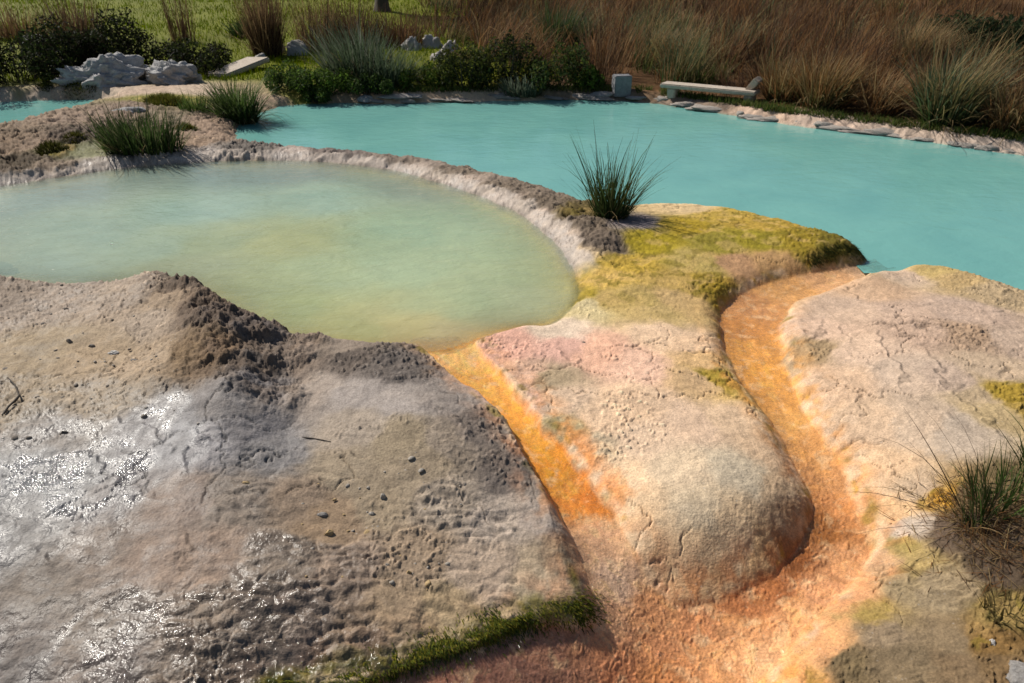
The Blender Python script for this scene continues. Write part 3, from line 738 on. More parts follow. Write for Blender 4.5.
water_grid('green_pool_water', PA, LVL_A, .02, .12, milky_water('green_water', True, rough=.05, s1=7, s2=26, b1=.012, b2=.0035, stretch=(1, 1.6, 1)), poolA)
TURQ = tuple(lin((122, 182, 174)) * .84)
m_turq = milky_water('turquoise_water', None, TURQ, .08, 5, 24, .006, .0015, .3, (1, 1.5, 1))
water_grid('turquoise_pool_water', PB, LVL_B, .05, .14, m_turq, None, False)
water_grid('far_pool_water', PC, LVL_C, .15, .2, m_turq)

# ------------------------------------------------------------------ plants: blades and leaves
M_BLADE = leaf_material('grass_blade', .6, .40, .12)
M_LEAF = leaf_material('shrub_leaf', .65, .40, .08)
M_DRY = leaf_material('dry_stalk', .8, .35, .08)
M_MOSS = leaf_material('moss', .8, .35, .08)
M_MEAD = leaf_material('meadow_blade', .9, .4, .0)


def stem_material():
    m, nt, P, out = new_mat('woody_stem'); v = objvec(nt)
    c = mixc(nt, 'MIX', noise(nt, 30, 4, .6, v), (.035, .026, .02), (.10, .08, .06)); nt.links.new(c, P.inputs['Base Color'])
    P.inputs['Roughness'].default_value = .9
    return m


M_STEM = stem_material()


def blades(name, x, y, z, az, tilt, bend, L, Wd, c0, c1, segs=4, mat=None, droop=0.0):
    """ribbons rooted at (x, y, z): leaning to azimuth az by tilt, bending over by bend along their length"""
    n = len(x); S = segs
    s = np.linspace(0, 1, S + 1)
    th = tilt[:, None] + bend[:, None] * s[None] ** 1.4
    dl = (L / S)[:, None]
    h = np.concatenate([np.zeros((n, 1)), np.cumsum(np.sin(th[:, :-1]) * dl, 1)], 1)
    v = np.concatenate([np.zeros((n, 1)), np.cumsum(np.cos(th[:, :-1]) * dl, 1)], 1)
    cx = x[:, None] + h * np.cos(az)[:, None]; cy = y[:, None] + h * np.sin(az)[:, None]; cz = z[:, None] + v
    tw = az + np.pi / 2 + rng.normal(0, .6, n)
    w = Wd[:, None] * (1 - s[None] ** 2 * .85) * .5
    ox, oy = np.cos(tw)[:, None] * w, np.sin(tw)[:, None] * w
    Lf = np.stack([cx - ox, cy - oy, cz], -1); Rt = np.stack([cx + ox, cy + oy, cz], -1)
    V = np.stack([Lf, Rt], 2).reshape(n, (S + 1) * 2, 3)
    C = (c0[:, None] * (1 - s[None, :, None]) + c1[:, None] * s[None, :, None])
    C = np.repeat(C[:, :, None], 2, 2).reshape(n, (S + 1) * 2, 3)
    b = (np.arange(n) * (S + 1) * 2)[:, None]
    k = np.arange(S)[None] * 2
    f = np.stack([b + k, b + k + 1, b + k + 3, b + k + 2], -1).reshape(-1, 4)
    return V.reshape(-1, 3), f, np.clip(C.reshape(-1, 3), .002, .9)


def clump_arrays(n, rad, Lm, Ls, spread, bend, wid, cols, tips, lean=(0, 0), inner=.0):
    r = rad * np.sqrt(rng.uniform(inner, 1, n)); a = rng.uniform(0, 2 * np.pi, n)
    x, y = r * np.cos(a), r * np.sin(a)
    az = a + rng.normal(0, .6, n)
    tilt = np.abs(rng.normal(0, spread, n)) * (.35 + .65 * r / rad)
    # a prevailing lean
    lx = np.sin(tilt) * np.cos(az) + lean[0]; ly = np.sin(tilt) * np.sin(az) + lean[1]
    az = np.arctan2(ly, lx); tilt = np.arcsin(np.clip(np.hypot(lx, ly), 0, .98))
    L = np.clip(rng.normal(Lm, Ls, n), Lm * .3, Lm * 1.9)
    cols = np.array(cols, float); tips = np.array(tips, float)
    i = rng.integers(0, len(cols), n); j = rng.integers(0, len(tips), n)
    var = rng.uniform(.65, 1.35, (n, 1))
    c0, c1 = cols[i] * var, tips[j] * var
    be = np.abs(rng.normal(bend, bend * .5, n))
    dead = rng.uniform(0, 1, n) < .13
    c0[dead] = np.array([.17, .12, .06]) * rng.uniform(.6, 1.4, (dead.sum(), 1)); c1[dead] = np.array([.30, .22, .11]) * rng.uniform(.6, 1.3, (dead.sum(), 1))
    tilt[dead] = np.minimum(tilt[dead] + rng.uniform(.2, .9, dead.sum()), 1.5); L[dead] *= rng.uniform(.35, .9, dead.sum()); be[dead] += rng.uniform(.2, 1.0, dead.sum())
    return x, y, az, tilt, be, L, wid * rng.uniform(.6, 1.3, n), c0, c1


def clump_mesh(name, n, rad, Lm, Ls, spread, bend, wid, cols, tips, lean=(0, 0), mat=None, segs=5, sq=1.0):
    x, y, az, ti, be, L, w_, c0, c1 = clump_arrays(n, rad, Lm, Ls, spread, bend, wid, cols, tips, lean)
    V, f, C = blades(name, x, y * sq, np.zeros(n) - .02, az, ti, be, L, w_, c0, c1, segs)
    return mesh_from(name, V, f, C, mat or M_BLADE, True)


G_DARK = [(.030, .055, .016), (.042, .070, .020), (.055, .085, .026)]
G_MID = [(.060, .105, .022), (.080, .125, .028)]
G_GREY = [(.085, .115, .065), (.11, .14, .085)]
STRAW = [(.38, .27, .13), (.30, .20, .095), (.25, .17, .08)]
BROWN = [(.09, .052, .032), (.12, .068, .040), (.16, .10, .055), (.065, .042, .028)]
RUST = [(.21, .095, .034), (.26, .13, .048)]


def clump(px, py, name, label, cat, group=None, **k):
    x, y, z = place(px, py)
    o = link(name, clump_mesh(name, **k), None, (float(x), float(y), float(z)))
    return tag(o, label, cat, group)


clump(611, 216, 'rush_clump', 'tall spiky rush clump at the end of the stone rim between the two pools', 'rushes',
      n=420, rad=.13, Lm=.40, Ls=.16, spread=.42, bend=.38, wid=.0085, cols=G_DARK + [(.06, .07, .02)], tips=G_DARK + [(.10, .09, .04)], lean=(.05, 0), sq=.8)
clump(143, 150, 'rush_clump', 'widest rush clump, directly behind the far rim of the green pool', 'rushes',
      n=900, rad=.40, Lm=.36, Ls=.10, spread=.42, bend=.45, wid=.012, cols=G_DARK + G_MID, tips=G_DARK + [(.16, .14, .08)], sq=.6)
clump(239, 121, 'rush_clump', 'rounded drooping rush clump leaning over the left end of the turquoise pool', 'rushes',
      n=900, rad=.24, Lm=.50, Ls=.10, spread=.65, bend=1.0, wid=.013, cols=G_DARK + G_MID, tips=G_MID + [(.12, .14, .07)], sq=.7)
clump(196, 111, 'grass_tuft', 'small bright grass tuft on the rocks left of the drooping rush clump', 'grass',
      n=260, rad=.20, Lm=.18, Ls=.06, spread=.4, bend=.5, wid=.012, cols=G_MID, tips=G_MID, sq=.6)
# tussock at the right edge, near the camera
x_, y_, z_ = [float(q) for q in place(976, 521)]
t = bpy.data.objects.new('grass_tussock', None); COL.objects.link(t); t.location = (x_, y_, z_)
tag(t, 'sparse grass tussock with long arching dark blades beside the dark soil at the right', 'grass')
link('green_blades', clump_mesh('green_blades', 60, .05, .21, .07, .42, .55, .006, G_DARK + G_MID, G_DARK + [(.10, .09, .05)], (-.16, .05)), t)
link('long_stems', clump_mesh('long_stems', 20, .05, .48, .09, .40, .75, .0042, [(.045, .05, .02), (.05, .035, .02)], [(.07, .045, .03)], (-.30, .10)), t)
link('dry_blades', clump_mesh('dry_blades', 130, .08, .11, .06, .9, .9, .0042, STRAW + RUST, STRAW + RUST, (-.1, 0), M_DRY), t)
clump(1008, 500, 'grass_tuft', 'dense fresh green grass tuft at the right edge behind the arching tussock', 'grass',
      n=210, rad=.15, Lm=.15, Ls=.06, spread=.55, bend=.6, wid=.0062, cols=G_MID + G_DARK, tips=G_MID + [(.12, .12, .05)], sq=.7)
clump(1050, 470, 'grass_tuft', 'grass tuft cut off by the right edge of the photo above the dark soil', 'grass',
      n=260, rad=.12, Lm=.18, Ls=.06, spread=.4, bend=.6, wid=.006, cols=G_DARK, tips=G_MID, sq=.7)
clump(1014, 612, 'grass_tuft', 'low olive grass tuft in the lower right corner below the dark soil', 'grass',
      n=150, rad=.09, Lm=.085, Ls=.03, spread=.6, bend=.8, wid=.005, cols=[(.10, .10, .03), (.07, .08, .025)], tips=STRAW, sq=.8)

# litter of dead blades on the dark soil
n = 900
lx, ly = place(*[np.array(q) for q in ((955, 1000, 1040, 985, 1020, 950), (520, 525, 520, 560, 560, 495))])[:2]
i = rng.integers(0, 6, n); x = lx[i] + rng.normal(0, .09, n); y = ly[i] + rng.normal(0, .07, n)
z = hgt(x, y) + .012
c = np.array(STRAW + BROWN + RUST); j = rng.integers(0, len(c), n)
V, f, C = blades('l', x, y, z, rng.uniform(0, 6.28, n), rng.normal(1.45, .12, n), rng.normal(.1, .2, n), rng.uniform(.03, .13, n), rng.uniform(.0018, .004, n), c[j] * .8, c[j] * .9, 4)
tag(link('dead_grass_litter', mesh_from('dead_grass_litter', V, f, C, M_DRY)), 'dead grass blades and fibres lying on the dark soil at the right edge', 'dead grass', kind='stuff')

# tussocks of the far right bank
for px, py, nm, lab, kw in (
    (945, 121, 'grass_tussock', 'big green tussock with pale drooping tips on the far bank at the right', dict(n=1300, rad=.30, Lm=.72, Ls=.16, spread=.55, bend=.75, wid=.014, cols=G_DARK + G_MID + [(.05, .06, .03)], tips=STRAW + G_GREY, lean=(.12, 0))),
    (822, 106, 'grass_tussock', 'brown and green tussock midway between the bench and the big green tussock', dict(n=900, rad=.28, Lm=.60, Ls=.14, spread=.5, bend=.6, wid=.013, cols=G_DARK + RUST, tips=STRAW + RUST, lean=(.1, 0))),
    (783, 99, 'grass_tussock', 'low rusty tussock just right of the stone bench on the far shore', dict(n=600, rad=.24, Lm=.48, Ls=.12, spread=.5, bend=.5, wid=.013, cols=RUST + G_DARK, tips=RUST + STRAW, lean=(.05, 0))),
    (880, 112, 'grass_tussock', 'bent straw coloured tussock left of the big green tussock', dict(n=600, rad=.24, Lm=.50, Ls=.12, spread=.6, bend=.9, wid=.012, cols=RUST + BROWN, tips=STRAW + RUST, lean=(.2, 0))),
    (1012, 128, 'grass_tussock', 'drooping rust brown tussock at the far right end of the shore', dict(n=700, rad=.28, Lm=.55, Ls=.14, spread=.65, bend=1.1, wid=.012, cols=RUST + BROWN + G_DARK, tips=STRAW + RUST, lean=(.1, 0))),
    (660, 66, 'grass_tussock', 'grey green tussock in the brown thicket above the left end of the bench', dict(n=700, rad=.30, Lm=.62, Ls=.16, spread=.5, bend=.7, wid=.014, cols=G_DARK + G_MID, tips=G_GREY + STRAW, lean=(.15, 0))),
    (740, 60, 'grass_tussock', 'dull green tussock in the thicket above the end stone of the bench', dict(n=700, rad=.30, Lm=.62, Ls=.16, spread=.5, bend=.7, wid=.015, cols=G_DARK, tips=G_GREY + STRAW, lean=(.2, 0))),
    (910, 70, 'grass_tussock', 'straw topped tussock high on the bank above the big green tussock', dict(n=800, rad=.34, Lm=.75, Ls=.18, spread=.45, bend=.6, wid=.015, cols=G_DARK + RUST, tips=STRAW, lean=(.25, 0))),
    (560, 50, 'grass_tussock', 'dark green tussock behind the ivy shrubs', dict(n=600, rad=.34, Lm=.75, Ls=.18, spread=.45, bend=.5, wid=.016, cols=G_DARK, tips=G_DARK + G_GREY, lean=(.1, 0))),
    (700, 84, 'grass_tuft', 'low green grass tuft right behind the stone bench', dict(n=420, rad=.42, Lm=.32, Ls=.09, spread=.5, bend=.6, wid=.014, cols=G_DARK + G_MID, tips=G_MID + STRAW, sq=.4)),
    (357, 82, 'reed_clump', 'grey green reed clump above the leafy green shrubs on the far left shore', dict(n=900, rad=.42, Lm=.72, Ls=.15, spread=.42, bend=.5, wid=.016, cols=G_DARK + G_GREY, tips=G_GREY + G_GREY + [(.20, .20, .16)], lean=(-.08, 0))),
    (392, 86, 'reed_clump', 'smaller grey green reed clump bending right beside the leafy shrubs', dict(n=500, rad=.26, Lm=.52, Ls=.13, spread=.55, bend=.7, wid=.014, cols=G_DARK + G_GREY, tips=G_GREY, lean=(.12, 0))),
    (523, 95, 'pale_herb', 'pale grey green feathery herb low on the far shore under the dark shrubs', dict(n=420, rad=.30, Lm=.26, Ls=.07, spread=.6, bend=.6, wid=.016, cols=G_GREY, tips=[(.20, .23, .17), (.16, .19, .13)], sq=.5)),
    (245, 36, 'grass_tuft', 'lone dark grass tuft standing in the green meadow', dict(n=300, rad=.30, Lm=.34, Ls=.09, spread=.55, bend=.7, wid=.03, cols=G_DARK, tips=G_DARK)),
    (268, 56, 'dry_shrub', 'upright dry brown broom-like shrub at the meadow edge above the pale slab', dict(n=900, rad=.26, Lm=1.02, Ls=.22, spread=.24, bend=.2, wid=.012, cols=BROWN, tips=BROWN + STRAW, mat=M_DRY)),
    (318, 50, 'dry_shrub', 'thin dry brown stalk bush right of the broom-like shrub', dict(n=420, rad=.38, Lm=.9, Ls=.25, spread=.28, bend=.25, wid=.011, cols=BROWN, tips=BROWN + STRAW, mat=M_DRY)),
    (352, 46, 'dry_shrub', 'low dark brown dry bush behind the grey green reeds', dict(n=650, rad=.45, Lm=.75, Ls=.2, spread=.4, bend=.4, wid=.013, cols=BROWN, tips=BROWN, mat=M_DRY)),
    (400, 46, 'dry_shrub', 'dry reddish brown bush behind the pale rubble heap', dict(n=700, rad=.5, Lm=.6, Ls=.18, spread=.5, bend=.5, wid=.014, cols=BROWN + RUST, tips=BROWN, mat=M_DRY)),
    (78, 42, 'dry_shrub', 'dry grey brown stalks standing above the dark bramble at the far left', dict(n=500, rad=.6, Lm=.75, Ls=.22, spread=.3, bend=.3, wid=.013, cols=BROWN, tips=BROWN + [(.12, .10, .07)], mat=M_DRY, sq=.5)),
    (183, 42, 'dry_shrub', 'thin tall brown stalks rising behind the right end of the dark bramble', dict(n=130, rad=.25, Lm=1.0, Ls=.25, spread=.16, bend=.2, wid=.012, cols=BROWN, tips=BROWN, mat=M_DRY)),
    (15, 38, 'dry_shrub', 'reddish dry weeds at the top left corner beside the meadow', dict(n=450, rad=.6, Lm=.55, Ls=.2, spread=.35, bend=.4, wid=.013, cols=BROWN + RUST, tips=STRAW + BROWN, mat=M_DRY, sq=.6)),
):
    clump(px, py, nm, lab, {'reed_clump': 'reeds', 'pale_herb': 'plant', 'dry_shrub': 'dry shrub'}.get(nm, 'grass'), **kw)

# the dry thicket covering the far bank: a mass without countable plants
cx, cy = [], []
while len(cx) < 1250:
    y = 10.6 + 27 * rng.uniform() ** 1.5; x = rng.uniform(-2.6, 26)
    px = 512 + F * x / (CP * y + CAM_H * SP)
    lim = 470 - 6 * (y - 12) + 40 * perlin(np.array([y * .4]), np.array([.3]))[0]
    shore = 11.9 - .56 * np.clip(x - 1.7, 0, 4.2)
    if px < lim or px > 1500 or y < max(shore, 9.4) + .25: continue
    if px < 575 and y < 13.2: continue
    if px < 660 and y < 11.9: continue
    if perlin(np.array([x * .9]), np.array([y * .7]), 23)[0] < -.32 and y > 11.5: continue
    cx.append(x); cy.append(y)
cx, cy = np.array(cx), np.array(cy)
Vs, Fs, Cs, off = [], [], [], 0
for x, y in zip(cx, cy):
    wind = .16 + .22 * perlin(np.array([x * .3]), np.array([y * .3]), 17)[0]
    kind = perlin(np.array([x * .45]), np.array([y * .45]), 7)[0] + rng.normal(0, .22)
    far = np.clip((y - 12) / 14, 0, 1)
    n = int(95 - 45 * far)
    if kind > .20: cols, tips, Lm, be = G_DARK + G_MID, G_GREY + STRAW, .7, .7
    elif kind > -.02: cols, tips, Lm, be = RUST + BROWN, STRAW + RUST, .62, .7
    else: cols, tips, Lm, be = BROWN, BROWN + RUST, .75, .45
    Lm *= rng.uniform(.5, 1.2)
    if y < 11.5: Lm *= .75
    a = clump_arrays(n, .26 + .2 * far, Lm, .17, .48, be * rng.uniform(.5, 2), .013 + .010 * far, cols, tips, (wind + .22 * rng.normal(), .18 * rng.normal()))
    gz = hgt(x + a[0], y + a[1]) - .02
    V, f, C = blades('t', x + a[0], y + a[1], gz, a[2], a[3], a[4], a[5], a[6], a[7], a[8], 3)
    Vs.append(V); Fs.append(f + off); Cs.append(C); off += len(V)
tag(link('dry_grass_thicket', mesh_from('dry_grass_thicket', np.concatenate(Vs), np.concatenate(Fs), np.concatenate(Cs), M_DRY)),
    'thicket of brown and rust dry grass covering the far bank', 'dry grass', kind='stuff')

# meadow grass and the low strip along the shore
n = 70000
y = 12.2 + 45 * rng.uniform(0, 1, n) ** 1.7; px = rng.uniform(-320, 560, n); x = (px - 512) / F * (CP * y + CAM_H * SP)
z = hgt(x, y)
pat = fbm(x * .7, y * .4, 3, 301)
c = np.array([(.095, .145, .001), (.12, .175, .001), (.15, .18, .002)])[rng.integers(0, 3, n)] * (1 + .7 * pat)[:, None] * rng.uniform(.7, 1.2, (n, 1))
V, f, C = blades('m', x, y, z - .01, rng.uniform(0, 6.28, n), np.abs(rng.normal(0, .5, n)), rng.normal(.3, .2, n), rng.uniform(.05, .15, n) * (1 + .5 * pat), .008 + .0011 * (y - 10), c * .7, c * 1.1, 2)
tag(link('meadow_grass', mesh_from('meadow_grass', V, f, C, M_MEAD)), 'sunlit yellow green meadow grass beyond the bushes', 'meadow', kind='stuff')

SP_ = np.array([(395,94),(430,94.5),(470,94),(520,94),(570,94),(620,94.5),(660,97),(700,102),(740,108),(770,113),(800,117),(850,123),(900,129),(950,134),(1000,141),(1060,149),(1150,160)], float)
n = 9000
t_ = rng.uniform(0, len(SP_) - 1.001, n); i = t_.astype(int); fr = (t_ - i)[:, None]
q = SP_[i] * (1 - fr) + SP_[i + 1] * fr
x, y, z = place(q[:, 0], q[:, 1] - .6 - np.abs(rng.normal(0, 1.6, n)))
y = y + np.abs(rng.normal(0, .12, n)); z = hgt(x, y)
keep = fbm(x * 1.1, y * 1.1, 3, 311) > -.22; x, y, z = x[keep], y[keep], z[keep]; n = len(x)
c = np.array(G_MID + [(.11, .13, .03), (.14, .14, .04)])[rng.integers(0, 4, n)] * rng.uniform(.6, 1.3, (n, 1))
V, f, C = blades('s', x, y, z, rng.uniform(0, 6.28, n), np.abs(rng.normal(0, .6, n)), rng.normal(.5, .3, n), rng.uniform(.03, .10, n), np.full(n, .010), c, c * 1.1, 2)
tag(link('shore_grass', mesh_from('shore_grass', V, f, C, M_BLADE)), 'low green grass growing along the far shore of the turquoise pool', 'grass', kind='stuff')


# ------------------------------------------------------------------ leafy shrubs
def leaf_cloud(n, lobes, size, cols):
    """small bent leaves through the volume of several lobes (x, y, z, rx, ry, rz)"""
    lobes = np.array(lobes, float)
    p = lobes[:, 3] * lobes[:, 4] + .02; i = rng.choice(len(lobes), n, p=p / p.sum())
    d = rng.normal(size=(n, 3)); d /= np.linalg.norm(d, axis=1)[:, None]
    r = rng.uniform(.25, 1.05, n) ** .5
    r *= 1 + .25 * perlin(d[:, 0] * 3 + i, d[:, 1] * 3 + d[:, 2] * 2, 3)
    c = lobes[i, :3] + d * r[:, None] * lobes[i, 3:6]
    c[:, 2] = np.maximum(c[:, 2], .01)
    a = rng.normal(size=(n, 3)) + np.array([0, 0, .5]); a /= np.linalg.norm(a, axis=1)[:, None]
    b = np.cross(a, rng.normal(size=(n, 3))); b /= np.linalg.norm(b, axis=1)[:, None] + 1e-6
    nn = np.cross(a, b)
    s = (size * rng.uniform(.55, 1.35, n))[:, None]
    V = np.stack([c - a * s, c + b * s * .42 + nn * s * .12, c + a * s, c - b * s * .42 + nn * s * .12], 1).reshape(-1, 3)
    f = np.arange(n * 4).reshape(n, 4)
    cols = np.array(cols, float)
    tone = cols[rng.integers(0, len(cols), n)] * rng.uniform(.6, 1.4, (n, 1)) * (1 + .5 * perlin(c[:, 0] * 4, c[:, 1] * 4 + c[:, 2] * 5, 9))[:, None]
    return V, f, np.clip(np.repeat(tone, 4, 0), .004, .6)


def stems_mesh(name, n, rad, h, w, sq=.6):
    a = rng.uniform(0, 6.28, n); r = rad * rng.uniform(0, .6, n)
    V, f, C = blades(name, r * np.cos(a), r * np.sin(a) * sq, np.full(n, -.03), a, rng.uniform(.1, .6, n), rng.normal(.2, .3, n), rng.uniform(.6, 1.0, n) * h, np.full(n, w), np.full((n, 3), .05), np.full((n, 3), .06), 4)
    return mesh_from(name, V, f, C, M_STEM)


def shrub(px, py, name, label, w_, h, depth, n, size, cols, lobes=6, cat='shrub'):
    x, y, z = [float(q) for q in place(px, py)]
    t = bpy.data.objects.new(name, None); COL.objects.link(t); t.location = (x, y, z)
    tag(t, label, cat)
    lb = []
    for k in range(lobes):
        u = (k + .5) / lobes * 2 - 1 + rng.normal(0, .12)
        hh = h * (1 - .35 * u * u) * rng.uniform(.7, 1.05)
        lb.append((u * w_ * .42, rng.normal(0, depth * .25), hh * .48, w_ / lobes * rng.uniform(.8, 1.3), depth * .5, hh * .52))
    V, f, C = leaf_cloud(n, lb, size, cols)
    link('foliage', mesh_from('foliage', V, f, C, M_LEAF, False), t)
    link('stems', stems_mesh('stems', 26, w_ * .45, h * .9, .012), t)
    return t


BRAM = [(.012, .020, .007), (.018, .026, .009), (.028, .036, .012), (.022, .018, .012)]
LEAFY = [(.07, .12, .018), (.09, .14, .022), (.05, .085, .016)]
IVY = [(.045, .06, .016), (.06, .08, .018), (.10, .11, .02), (.03, .035, .014)]
shrub(18, 83, 'bramble_bush', 'dark green bramble bush cut off by the left edge behind the small far pool', 1.6, .95, .9, 4600, .035, BRAM + [(.04, .06, .015)])
shrub(78, 74, 'bramble_bush', 'blackish bramble bush behind the largest grey boulder', 1.6, 1.0, .9, 5000, .033, BRAM)
shrub(136, 70, 'bramble_bush', 'blackish bramble bush between the two grey boulders', 1.5, .98, .9, 5000, .033, BRAM)
shrub(196, 73, 'bramble_bush', 'dark bramble bush sloping down to the meadow at the right end of the hedge', 1.1, .62, .8, 3200, .033, BRAM + [(.04, .05, .012)])
shrub(330, 93, 'leafy_shrub', 'bright green leafy shrub below the grey green reeds', .75, .42, .5, 2400, .028, LEAFY)
shrub(316, 101, 'leafy_shrub', 'low dark green leafy shrub hanging over the water at the left of the turquoise pool', .5, .24, .4, 1500, .026, G_DARK + LEAFY)
shrub(290, 90, 'leafy_shrub', 'mid green leafy shrub right of the pale flat slab', .8, .42, .6, 2200, .028, LEAFY + G_DARK)
shrub(372, 93, 'leafy_shrub', 'dark green leafy shrub at the shore beneath the bending reeds', .6, .34, .4, 1800, .026, G_DARK + LEAFY[:1])
shrub(428, 84, 'leafy_shrub', 'yellow green leafy shrub growing over the pale rubble heap', .75, .36, .5, 2000, .028, LEAFY + [(.12, .13, .025)])
shrub(464, 87, 'ivy_shrub', 'olive ivy shrub on the far shore right of the pale rubble heap', 1.0, .80, .6, 3600, .028, IVY)
shrub(510, 86, 'ivy_shrub', 'dark brownish ivy shrub on the far shore above the pale herb', 1.05, .82, .6, 3800, .028, IVY + BRAM)
shrub(562, 86, 'ivy_shrub', 'dark green ivy shrub left of the square stone block', 1.0, .74, .6, 3400, .028, IVY + G_DARK)
shrub(590, 87, 'leafy_shrub', 'small fresh green shrub directly left of the square stone block', .45, .34, .4, 1300, .028, LEAFY)
shrub(985, 66, 'leafy_shrub', 'large dark green bush on the bank in the top right corner', 2.0, 1.0, 1.2, 5000, .05, [(.022, .035, .016), (.035, .05, .02)])


# moss cushions among the rocks
def moss_cushion(px, py, label, w_, n, L=.06, cols=((.14, .15, .02), (.10, .11, .02), (.17, .15, .03))):
    x, y, z = [float(q) for q in place(px, py)]
    a = rng.uniform(0, 6.28, n); r = np.sqrt(rng.uniform(0, 1, n)); bx, by = r * np.cos(a) * w_ / 2, r * np.sin(a) * w_ * .35
    bz = hgt(x + bx, y + by) - z + .07 * (1 - r ** 2)
    c = np.array(cols)[rng.integers(0, len(cols), n)] * rng.uniform(.6, 1.3, (n, 1))
    V, f, C = blades('c', bx, by, bz - .03, a, r * .9 + rng.normal(0, .2, n), rng.normal(.3, .2, n), L * rng.uniform(.6, 1.4, n), np.full(n, .010), c * .6, c, 2)
    tag(link('moss_cushion', mesh_from('moss_cushion', V, f, C, M_MOSS), None, (x, y, z)), label, 'moss')


moss_cushion(166, 103, 'largest yellow green moss cushion on the rocks between the two wide rush clumps', .55, 1500, .08)
moss_cushion(52, 150, 'dark olive moss cushion on the brown rock at the left', .34, 800, .05, ((.06, .065, .016), (.09, .09, .02)))
moss_cushion(76, 139, 'olive moss cushion on the rock left of the wide rush clump', .3, 700, .04, ((.09, .09, .02), (.12, .11, .025)))
moss_cushion(186, 130, 'small yellowish moss cushion right of the wide rush clump', .28, 600, .05)
moss_cushion(45, 88, 'dark moss cushion on the ledge at the back of the small far pool', .3, 500, .05, ((.05, .06, .015), (.08, .085, .02)))
moss_cushion(80, 88, 'flat olive moss cushion on the ledge in front of the largest boulder', .6, 700, .04, ((.07, .075, .02), (.11, .11, .025)))

# moss fringe hanging on the front of the near mound, and the tufts on the dark cliff by the outlet
def fringe(name, label, pts, spread_x, spread_y, n, L, cols, down):
    p = np.array(pts, float); t_ = rng.uniform(0, len(p) - 1.001, n); i = t_.astype(int); fr = (t_ - i)[:, None]
    q = p[i] * (1 - fr) + p[i + 1] * fr
    x, y, _ = place(q[:, 0] + rng.normal(0, spread_x, n), q[:, 1] + rng.normal(0, spread_y, n), 12)
    z = hgt(x, y)
    e = .01; gx = (hgt(x + e, y) - z) / e; gy = (hgt(x, y + e) - z) / e
    az = np.arctan2(-gy, -gx) + rng.normal(0, .35, n)
    steep = np.arctan(np.hypot(gx, gy))
    keep = (steep > .12) | (rng.uniform(0, 1, n) < .25); x, y, z, az, steep = x[keep], y[keep], z[keep], az[keep], steep[keep]; n = len(x)
    c = np.array(cols)[rng.integers(0, len(cols), n)] * rng.uniform(.5, 1.3, (n, 1))
    V, f, C = blades(name, x, y, z + .002, az, np.pi / 2 + steep * down - .35 + rng.normal(0, .2, n), rng.normal(.3, .2, n), L * rng.uniform(.4, 1.5, n), rng.uniform(.002, .0045, n), c * .8, c, 3)
    tag(link(name, mesh_from(name, V, f, C, M_MOSS)), label, 'moss', kind='stuff')


fringe('moss_fringe', 'wet green moss hanging over the front edge of the near mound', [(290,690),(330,681),(360,673),(394,663),(443,648),(485,632),(514,621),(545,611),(572,607),(588,610)], 9, 8, 11000, .016,
       [(.17, .18, .02), (.10, .13, .018), (.24, .21, .025), (.06, .08, .016)], .9)
fringe('cliff_moss', 'dark green moss tufts on the small cliff beside the turquoise pool outlet', [(812,262),(826,252),(842,246),(858,250),(864,254)], 4, 4, 2200, .028,
       [(.05, .06, .014), (.08, .085, .016), (.03, .038, .012)], .8)


# ------------------------------------------------------------------ tree whose trunk stands in the meadow
def tree(px, py, label):
    x, y, z = [float(q) for q in place(px, py, 30)]
    t = bpy.data.objects.new('tree', None); COL.objects.link(t); t.location = (x, y, z); tag(t, label, 'tree')
    def tube(pts, rad, k=12):
        V = []; Fc = []
        for (p, r) in zip(pts, rad):
            for j in range(k):
                a = 6.283 * j / k
                q = r * (1 + .12 * math.sin(3 * a + p[2]) + .06 * math.sin(7 * a))
                V.append((p[0] + q * math.cos(a), p[1] + q * math.sin(a), p[2]))
        for i in range(len(pts) - 1):
            for j in range(k): Fc.append((i * k + j, i * k + (j + 1) % k, (i + 1) * k + (j + 1) % k, (i + 1) * k + j))
        return np.array(V), np.array(Fc)
    Vs, Fs, off = [], [], 0
    V, f = tube([(0, 0, -.1), (0, 0, .15), (.02, 0, .5), (.05, 0, 1.2), (.02, .03, 2), (.05, 0, 2.8), (.1, 0, 3.6)], [.30, .22, .17, .15, .14, .11, .06]); Vs.append(V); Fs.append(f); off += len(V)
    for k in range(7):
        a = k * 2.4; h0 = 1.7 + .25 * k; l = 1.5 - .08 * k
        pts = [(.04 + l * s * math.cos(a), l * s * math.sin(a), h0 + l * s * .8 - .2 * s * s) for s in (0, .33, .66, 1)]
        V, f = tube(pts, [.07, .05, .035, .015], 8); Vs.append(V); Fs.append(f + off); off += len(V)
    link('trunk', mesh_from('trunk', np.concatenate(Vs), np.concatenate(Fs), None, M_STEM), t)
    lb = [(1.3 * math.cos(k * 2.4) * rng.uniform(.5, 1.1), 1.3 * math.sin(k * 2.4) * rng.uniform(.5, 1.1), 2.6 + .22 * k, .75, .75, .55) for k in range(10)]
    V, f, C = leaf_cloud(6000, lb, .07, G_DARK + G_MID)
    link('crown', mesh_from('crown', V, f, C, M_LEAF, False), t)


tree(382, 12, 'dark tree trunk standing in the meadow at the top edge of the photo')


# ------------------------------------------------------------------ stones
import bmesh


